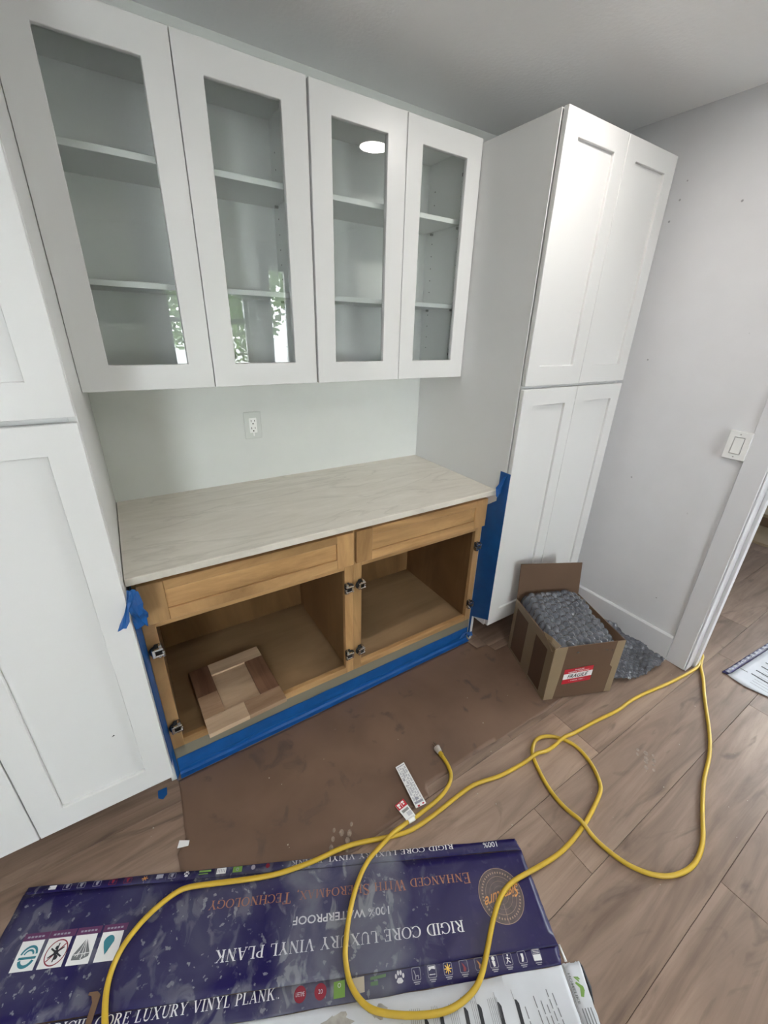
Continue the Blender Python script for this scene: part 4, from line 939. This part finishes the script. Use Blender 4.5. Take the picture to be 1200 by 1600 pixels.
# print on the white panel and end flap
bars = []
for s0, t0 in ((1.386, 0.357), (1.339, 0.357), (1.287, 0.356), (1.251, 0.358), (1.187, 0.362), (1.148, 0.366), (1.09, 0.37)):
    bars.append([(s0-0.004, t0), (s0+0.001, t0+0.001), (s0+0.006, t0+0.008), (s0+0.008, 0.53), (s0, 0.53)])
flat('dark_bar', bars, M_blackink, wht, 0.0009)
lines = []
for s0, t0 in ((1.405, 0.372), (1.434, 0.356), (1.450, 0.366), (1.463, 0.374), (1.472, 0.348), (1.486, 0.356)):
    t__ = t0
    while t__ < 0.52:
        l_ = random.uniform(0.010, 0.025); lines.append(stroke((s0+(t__-t0)*0.10, t__), (s0+(t__+l_-t0)*0.10, t__+l_), 0.0024)); t__ += l_+0.004
for base_, n in ((1.312, 6), (1.268, 3), (1.21, 5), (1.165, 4), (1.11, 6)):
    for k in range(n): lines.append(stroke((base_+k*0.0048, 0.349+rj(0.001)), (base_+k*0.0048+0.012, 0.50), 0.0009))
for s0 in (1.383, 1.336, 1.284, 1.248): lines.append(stroke((s0-0.004, 0.340), (s0-0.002, 0.357), 0.0010))
flat('fine_print', lines, M_ink, wht, 0.0009)
hl = text_fit('HOMELIKE', 1, 1, 0, 0.015)
print_text(hl, lambda x, y: (1.5435+y*0.0070+x*0.001, 0.3255+x*0.056), M_ink, end)
flat('emblem', [[(1.5560, 0.3330), (1.5600, 0.3330), (1.5680, 0.3400), (1.5680, 0.3450)], [(1.5600, 0.3330), (1.5690, 0.3340), (1.5730, 0.3390), (1.5680, 0.3390)], [(1.5555, 0.3450), (1.5590, 0.3420), (1.5740, 0.3520), (1.5745, 0.3600), (1.5640, 0.3540)], [(1.5640, 0.3540), (1.5745, 0.3590), (1.5660, 0.3710), (1.5590, 0.3690)]], M_print_green, end, 0.0011)
flat('fine_print', [stroke((1.5505+k*0.0075, 0.389), (1.5515+k*0.0075, 0.47), 0.0030) for k in range(4)]+[stroke((1.5402, 0.310), (1.5402, 0.54), 0.0008)], M_ink, end, 0.0010)
# grey dirt stains on the white panel
st_p = []
for cx, cy, r_ in ((0.93, 0.350, 0.05), (0.83, 0.365, 0.03), (1.03, 0.345, 0.03), (1.01, 0.385, 0.045)):
    st_p.append([(cx+r_*(0.7+0.3*math.sin(3*a+cx*40))*math.cos(a), cy+0.012*math.sin(a)*(1+0.3*math.cos(5*a))) for a in [i*2*PI/22 for i in range(22)]])
flat('dirt_stain', st_p, plain('dirt', (0.36, 0.34, 0.31), 0.8, var=0.3, vscale=40), wht, 0.0007)

# second carton by the doorway
c2 = empty('flooring_carton', 'white flattened carton with a blue edge lying beyond the doorway', 'carton', (2.452, -1.457, 0), math.radians(-4.8))
def ch2(x, y): return 0.006+0.0015*noise.noise((x*5, y*5, 9.0))
def panel2(name, pts, mat, lift=0.0):
    return sheet_obj(name, pts, 0, 0.031, lambda x, y: ch2(x, y)+lift, mat, 0.0025, c2)
sp_ = panel2('side_panel', ragged([(0, 0), (1.3, -0.005), (1.3, -0.034), (0.03, -0.026), (0.004, -0.020)], 0.05, 0.0015), M_carton)
wp_ = panel2('bottom_panel', ragged([(0.004, -0.021), (0.03, -0.0275), (1.3, -0.0355), (1.3, -0.42), (0.12, -0.36), (0.045, -0.24), (0.012, -0.155), (-0.004, -0.095)], 0.06, 0.001), M_cartonwhite)
s = MB()
def st2(p, q, w_):
    a = stroke(p, q, w_); s.poly([(x, y, ch2(x, y)+0.0012) for x, y in a])
for x0, y0, y1 in ((0.125, -0.075, -0.28), (0.175, -0.075, -0.30), (0.232, -0.075, -0.32), (0.285, -0.072, -0.33), (0.345, -0.07, -0.33)): st2((x0, y0), (x0+0.004, y1), 0.009)
for k in range(14): st2((0.05+0.023*k, -0.10), (0.05+0.023*k+0.003, -0.26), 0.0018)
st2((0.115, -0.030), (0.118, -0.062), 0.005)
tag(link('dark_bar', s.mesh('dark_bar'), M_blackink, wp_), kind='stuff')
s = MB()
for k in range(16): x0 = 0.05+0.045*k; s.poly([(x, y, ch2(x, y)+0.0010) for x, y in ((x0, -0.004), (x0+0.022, -0.004), (x0+0.022, -0.017), (x0, -0.017))])
tag(link('icon', s.mesh('icon'), M_print_grey, sp_), kind='stuff')

# ------------------------------------------------------------------ extension cord
CA_ = [(0.912, -1.052), (0.904, -1.109), (0.876, -1.150), (0.812, -1.174), (0.742, -1.180), (0.689, -1.182), (0.649, -1.180), (0.589, -1.189), (0.521, -1.197), (0.462, -1.216), (0.410, -1.251), (0.366, -1.294), (0.332, -1.338), (0.313, -1.371), (0.303, -1.421), (0.317, -1.471), (0.351, -1.508), (0.417, -1.554), (0.490, -1.590), (0.558, -1.600), (0.606, -1.590), (0.661, -1.559), (0.714, -1.527), (0.775, -1.500), (0.832, -1.494), (0.907, -1.506), (1.001, -1.520), (1.082, -1.522), (1.188, -1.512), (1.309, -1.485), (1.360, -1.461), (1.403, -1.398), (1.420, -1.329), (1.407, -1.277), (1.366, -1.228), (1.309, -1.207), (1.253, -1.227), (1.217, -1.269), (1.174, -1.375), (1.169, -1.487), (1.172, -1.582), (1.193, -1.659), (1.236, -1.718), (1.296, -1.757), (1.382, -1.776), (1.480, -1.761), (1.584, -1.718), (1.721, -1.667), (1.862, -1.631), (1.998, -1.576), (2.179, -1.485), (2.310, -1.427), (2.387, -1.384)]
CB_ = [(2.463, -1.343), (2.413, -1.367), (2.338, -1.374), (2.147, -1.353), (1.965, -1.322), (1.849, -1.308), (1.744, -1.306), (1.601, -1.286), (1.401, -1.267), (1.310, -1.265), (1.221, -1.253), (1.061, -1.237), (0.953, -1.209), (0.877, -1.206), (0.792, -1.209), (0.715, -1.211), (0.637, -1.205), (0.558, -1.179), (0.442, -1.136), (0.343, -1.121), (0.281, -1.107), (0.195, -1.081), (0.060, -1.018), (-0.017, -0.982), (-0.059, -0.976), (-0.114, -0.986), (-0.159, -1.005), (-0.200, -1.036), (-0.227, -1.086), (-0.234, -1.156)]
mid = [(2.44, -1.366), (2.488, -1.352), (2.520, -1.322), (2.528, -1.285), (2.512, -1.262), (2.493, -1.285), (2.486, -1.325)]
path = [(x, y) for x, y in CA_]+mid[:]+[(x, y) for x, y in CB_[1:]]+[(-0.225, -1.25), (-0.20, -1.40), (-0.19, -1.60)]
R_ = 0.0073
def smooth(pts, sub=6):
    out = []
    P = [Vector((x, y, 0)) for x, y in pts]; P = [P[0]]+P+[P[-1]]
    for i in range(1, len(P)-2):
        a, b, c, d = P[i-1], P[i], P[i+1], P[i+2]
        for k in range(sub):
            t = k/sub; out.append(0.5*((2*b)+(c-a)*t+(2*a-5*b+4*c-d)*t*t+(3*b-a-3*c+d)*t**3))
    out.append(P[-2]); return out
sp3 = smooth(path)
for _ in range(2): sp3 = [sp3[0]]+[(sp3[i-1]+sp3[i]*2+sp3[i+1])/4 for i in range(1, len(sp3)-1)]+[sp3[-1]]
arc = [0]
for a, b in zip(sp3, sp3[1:]): arc.append(arc[-1]+(b-a).length)
def floor_z(x, y):
    dx, dy = x-CO[0], y-CO[1]; s_, t__ = dx*0.8938-dy*0.4485, -dx*0.4485-dy*0.8938
    if -0.02 < s_ < 1.61 and -0.02 < t__ < 0.6: return 0.0075
    if -0.05 < x < 1.7 and -1.17 < y: return 0.0032
    return 0.0005
zz = [R_+floor_z(p.x, p.y) for p in sp3]
zz = [sum(zz[max(0, i-6):i+7])/len(zz[max(0, i-6):i+7]) for i in range(len(zz))]
# where the cord crosses itself one strand climbs over the other; later strand on top except at the first knot
cross = []
for i in range(0, len(sp3)-1):
    for j in range(i+12, len(sp3)-1):
        a, b, c, d = sp3[i], sp3[i+1], sp3[j], sp3[j+1]
        r, s_ = b-a, d-c; den = r.x*s_.y-r.y*s_.x
        if abs(den) < 1e-12: continue
        t = ((c.x-a.x)*s_.y-(c.y-a.y)*s_.x)/den; u = ((c.x-a.x)*r.y-(c.y-a.y)*r.x)/den
        if 0 <= t <= 1 and 0 <= u <= 1: cross.append((i, j))
for i, j in cross:
    upper = j
    if sp3[i].x < 0.8 or (1.2 < sp3[i].x < 1.45 and sp3[i].y < -1.36): upper = i
    for k in range(len(sp3)):
        d = abs(arc[k]-arc[upper]); zz[k] += 2.15*R_*math.exp(-(d/0.035)**2)
pts3 = [(p.x, p.y, z) for p, z in zip(sp3, zz)]
cord = empty('extension_cord', 'long yellow extension cord looped across the floor', 'cord', (pts3[0][0], pts3[0][1], 0))
Tc = Matrix.Translation((-pts3[0][0], -pts3[0][1], 0))
cpl = [obj('cable', MB().tube(pts3, R_, 10), M_yellow, None, 0, False, True)]
p0 = Vector(pts3[0]); d0 = (p0-Vector(pts3[3])).normalized()
gp = MB(); gp.cyl(p0-d0*0.004, d0, 0.0095, 0.016, 14, 0.0085)
plugb = MB(); plugb.cyl(p0+d0*0.012, d0, 0.011, 0.020, 16, 0.0145); plugb.cyl(p0+d0*0.032, d0, 0.0145, 0.006, 16, 0.0135)
pl = obj('plug', plugb, plain('clear smoky plug plastic', (0.46, 0.42, 0.38), 0.12, coat=1.0), None, 0.001)
obj('strain_relief', gp, M_yellow, pl)
sd_ = d0.cross(Vector((0, 0, 1))).normalized(); pr = MB()
for k in (-0.0055, 0.0055):
    c0 = p0+d0*0.038+sd_*k; u_ = Vector((0, 0, 1))
    a = [c0+sd_*x+u_*z for x in (-0.0008, 0.0008) for z in (-0.003, 0.003)]; n = len(pr.v)
    pr.v += [tuple(v) for v in a]+[tuple(v+d0*0.017) for v in a]
    pr.f += [tuple(n+q for q in f) for f in ((0, 1, 3, 2), (4, 6, 7, 5), (0, 4, 5, 1), (2, 3, 7, 6), (0, 2, 6, 4), (1, 5, 7, 3))]
pr.cyl(p0+d0*0.038+Vector((0, 0, 0.006)), d0, 0.0024, 0.019, 10)
obj('prong', pr, M_chrome, pl)
cpl.append(pl)
# long white warning tag and red price tag
def tag_plate(name, P, mat, z0, z1):
    """P: four floor points; far edge at z0, cord edge at z1"""
    s = MB(); z = [z0, z0, z1, z1]
    s.v = [(p[0], p[1], a) for p, a in zip(P, z)]+[(p[0], p[1], a+0.0007) for p, a in zip(P, z)]
    s.f = [(3, 2, 1, 0), (4, 5, 6, 7), (0, 1, 5, 4), (1, 2, 6, 5), (2, 3, 7, 6), (3, 0, 4, 7)]
    return obj(name, s, mat)
def lerp2(P, u, v):
    a = [P[0][i]*(1-u)+P[1][i]*u for i in (0, 1)]; b = [P[3][i]*(1-u)+P[2][i]*u for i in (0, 1)]
    return (a[0]*(1-v)+b[0]*v, a[1]*(1-v)+b[1]*v)
def tag_print(name, P, z0, z1, rects, mat, parent):
    s = MB()
    for u0, u1, v0, v1 in rects:
        s.poly([(*lerp2(P, u, v), z0*(1-v)+z1*v+0.0012) for u, v in ((u0, v0), (u1, v0), (u1, v1), (u0, v1))])
    o = link(name, s.mesh(name), mat, parent)
    if len(rects) > 1: o['kind'] = 'stuff'
    return o
PT = [(0.7206, -1.0027), (0.7600, -1.0027), (0.7452, -1.1674), (0.7033, -1.1619)]
wt = tag_plate('warning_tag', PT, M_paperwhite, 0.020, 0.013); wt['label'] = 'long white warning tag'
rr_ = random.Random(5); rects = [(0.08, 0.92, 0.035, 0.05)]
v_ = 0.07
while v_ < 0.93:
    for u_ in (0.08, 0.30, 0.52, 0.74):
        if rr_.random() < 0.72: rects.append((u_, u_+rr_.uniform(0.12, 0.2), v_, v_+0.010))
    v_ += 0.018
rects += [(0.10, 0.28, 0.34, 0.37), (0.1, 0.34, 0.50, 0.515), (0.1, 0.9, 0.88, 0.93), (0.3, 0.6, 0.80, 0.86)]
tag_print('fine_print', PT, 0.020, 0.013, rects, M_print_grey, wt)
tag_print('rivet_hole', PT, 0.020, 0.013, [(0.68, 0.86, 0.955, 0.985), (0.22, 0.42, 0.965, 0.999)], M_redink, wt)
PR = [(0.6424, -1.1165), (0.6816, -1.1123), (0.6879, -1.1828), (0.6523, -1.1825)]
rt = tag_plate('price_tag', PR, M_paperwhite, 0.016, 0.014); rt['label'] = 'red and white barcode tag'
tag_print('red_band', PR, 0.016, 0.014, [(0, 1, 0, 0.34)], M_redink, rt)
tag_print('red_band_mark', PR, 0.0163, 0.0143, [(0.12, 0.40, 0.06, 0.16), (0.15, 0.32, 0.18, 0.28), (0.60, 0.85, 0.05, 0.14), (0.66, 0.82, 0.17, 0.24), (0.48, 0.52, 0.04, 0.30)], M_paperwhite, rt)
tag_print('barcode', PR, 0.016, 0.014, [(0.18+k*0.09, 0.18+k*0.09+0.05, 0.42, 0.56) for k in range(8)], M_blackink, rt)
tag_print('fine_print', PR, 0.016, 0.014, [(0.42, 0.9, 0.62+0.03*k, 0.635+0.03*k) for k in range(7)], M_print_grey, rt)
cpl += [wt, rt]
def wrap_on_cord(x, y, ln, mat, name):
    k = min(range(60*6), key=lambda i: (sp3[i].x-x)**2+(sp3[i].y-y)**2 if arc[i] < 0.6 else 9)
    a = [i for i in range(len(arc)) if abs(arc[i]-arc[k]) < ln/2]
    return obj(name, MB().tube([pts3[i] for i in a], R_+0.0012, 12), mat, None, 0, False, True)
cpl.append(wrap_on_cord(0.672, -1.182, 0.034, M_paperwhite, 'tag_wrap'))
cpl.append(wrap_on_cord(0.766, -1.182, 0.010, M_paperwhite, 'tag_wrap'))
for q in cpl: q.parent = cord; q.matrix_parent_inverse = Tc

# ------------------------------------------------------------------ beyond the doorway
tag(obj('cardboard_sheet', MB().box(4.41, 5.15, -1.75, -0.35, 0.0005, 0.022), M_packtape, None, 0.002), 'flat tan cardboard sheet on the floor of the far room', 'cardboard')
bx = empty('long_box', 'long low brown box lying by the far room wall', 'box', (4.98, -0.95, 0.022))
obj('box_body', MB().box(-0.14, 0.14, -0.7, 0.7, 0, 0.085), M_card, bx, 0.003)
obj('box_lid', MB().box(-0.145, 0.145, -0.705, 0.705, 0.086, 0.115), M_packtape, bx, 0.003)

# ------------------------------------------------------------------ outdoors: ground and trees seen in the glass
struct(obj('ground', MB().box(-30, 34, -60, YB-0.14, -0.5, -0.3), plain('pale bounce ground', (0.48, 0.48, 0.46), 0.9, var=0.2)))  # tone made pale to bounce light up to the ceiling
M_bark = plain('bark', (0.10, 0.075, 0.055), 0.9); M_leaf = plain('leaves', (0.10, 0.17, 0.05), 0.6)
def tree(label, x, y, h, r, seed):
    rg = random.Random(seed); t = empty('tree', label, 'tree', (x, y, -0.3), group='trees outside the windows')
    obj('trunk', MB().cyl((0, 0, 0), (0, 0, 1), 0.16, h*0.75, 10, 0.08), M_bark, t)
    s = MB()
    for i in range(5200):
        while True:
            p = Vector((rg.uniform(-1, 1), rg.uniform(-1, 1), rg.uniform(-1, 1)))
            if 0.25 < p.length < 1: break
        c = Vector((p.x*r, p.y*r, h*0.62+p.z*h*0.42)); sz = rg.uniform(0.05, 0.11)
        a = Vector((rg.uniform(-1, 1), rg.uniform(-1, 1), rg.uniform(-1, 1))).normalized()*sz; b = a.orthogonal().normalized()*sz*0.6
        s.quad(tuple(c-a), tuple(c+b), tuple(c+a), tuple(c-b))
    tag(obj('foliage', s, M_leaf, t), kind='stuff')
tree('leafy green tree outside, the nearer one mirrored low in the cabinet glass', 2.4, -9.5, 4.6, 1.6, 1)
tree('leafy green tree outside, the farther one on the right side of the lawn', 6.6, -11.5, 5.0, 1.9, 2)
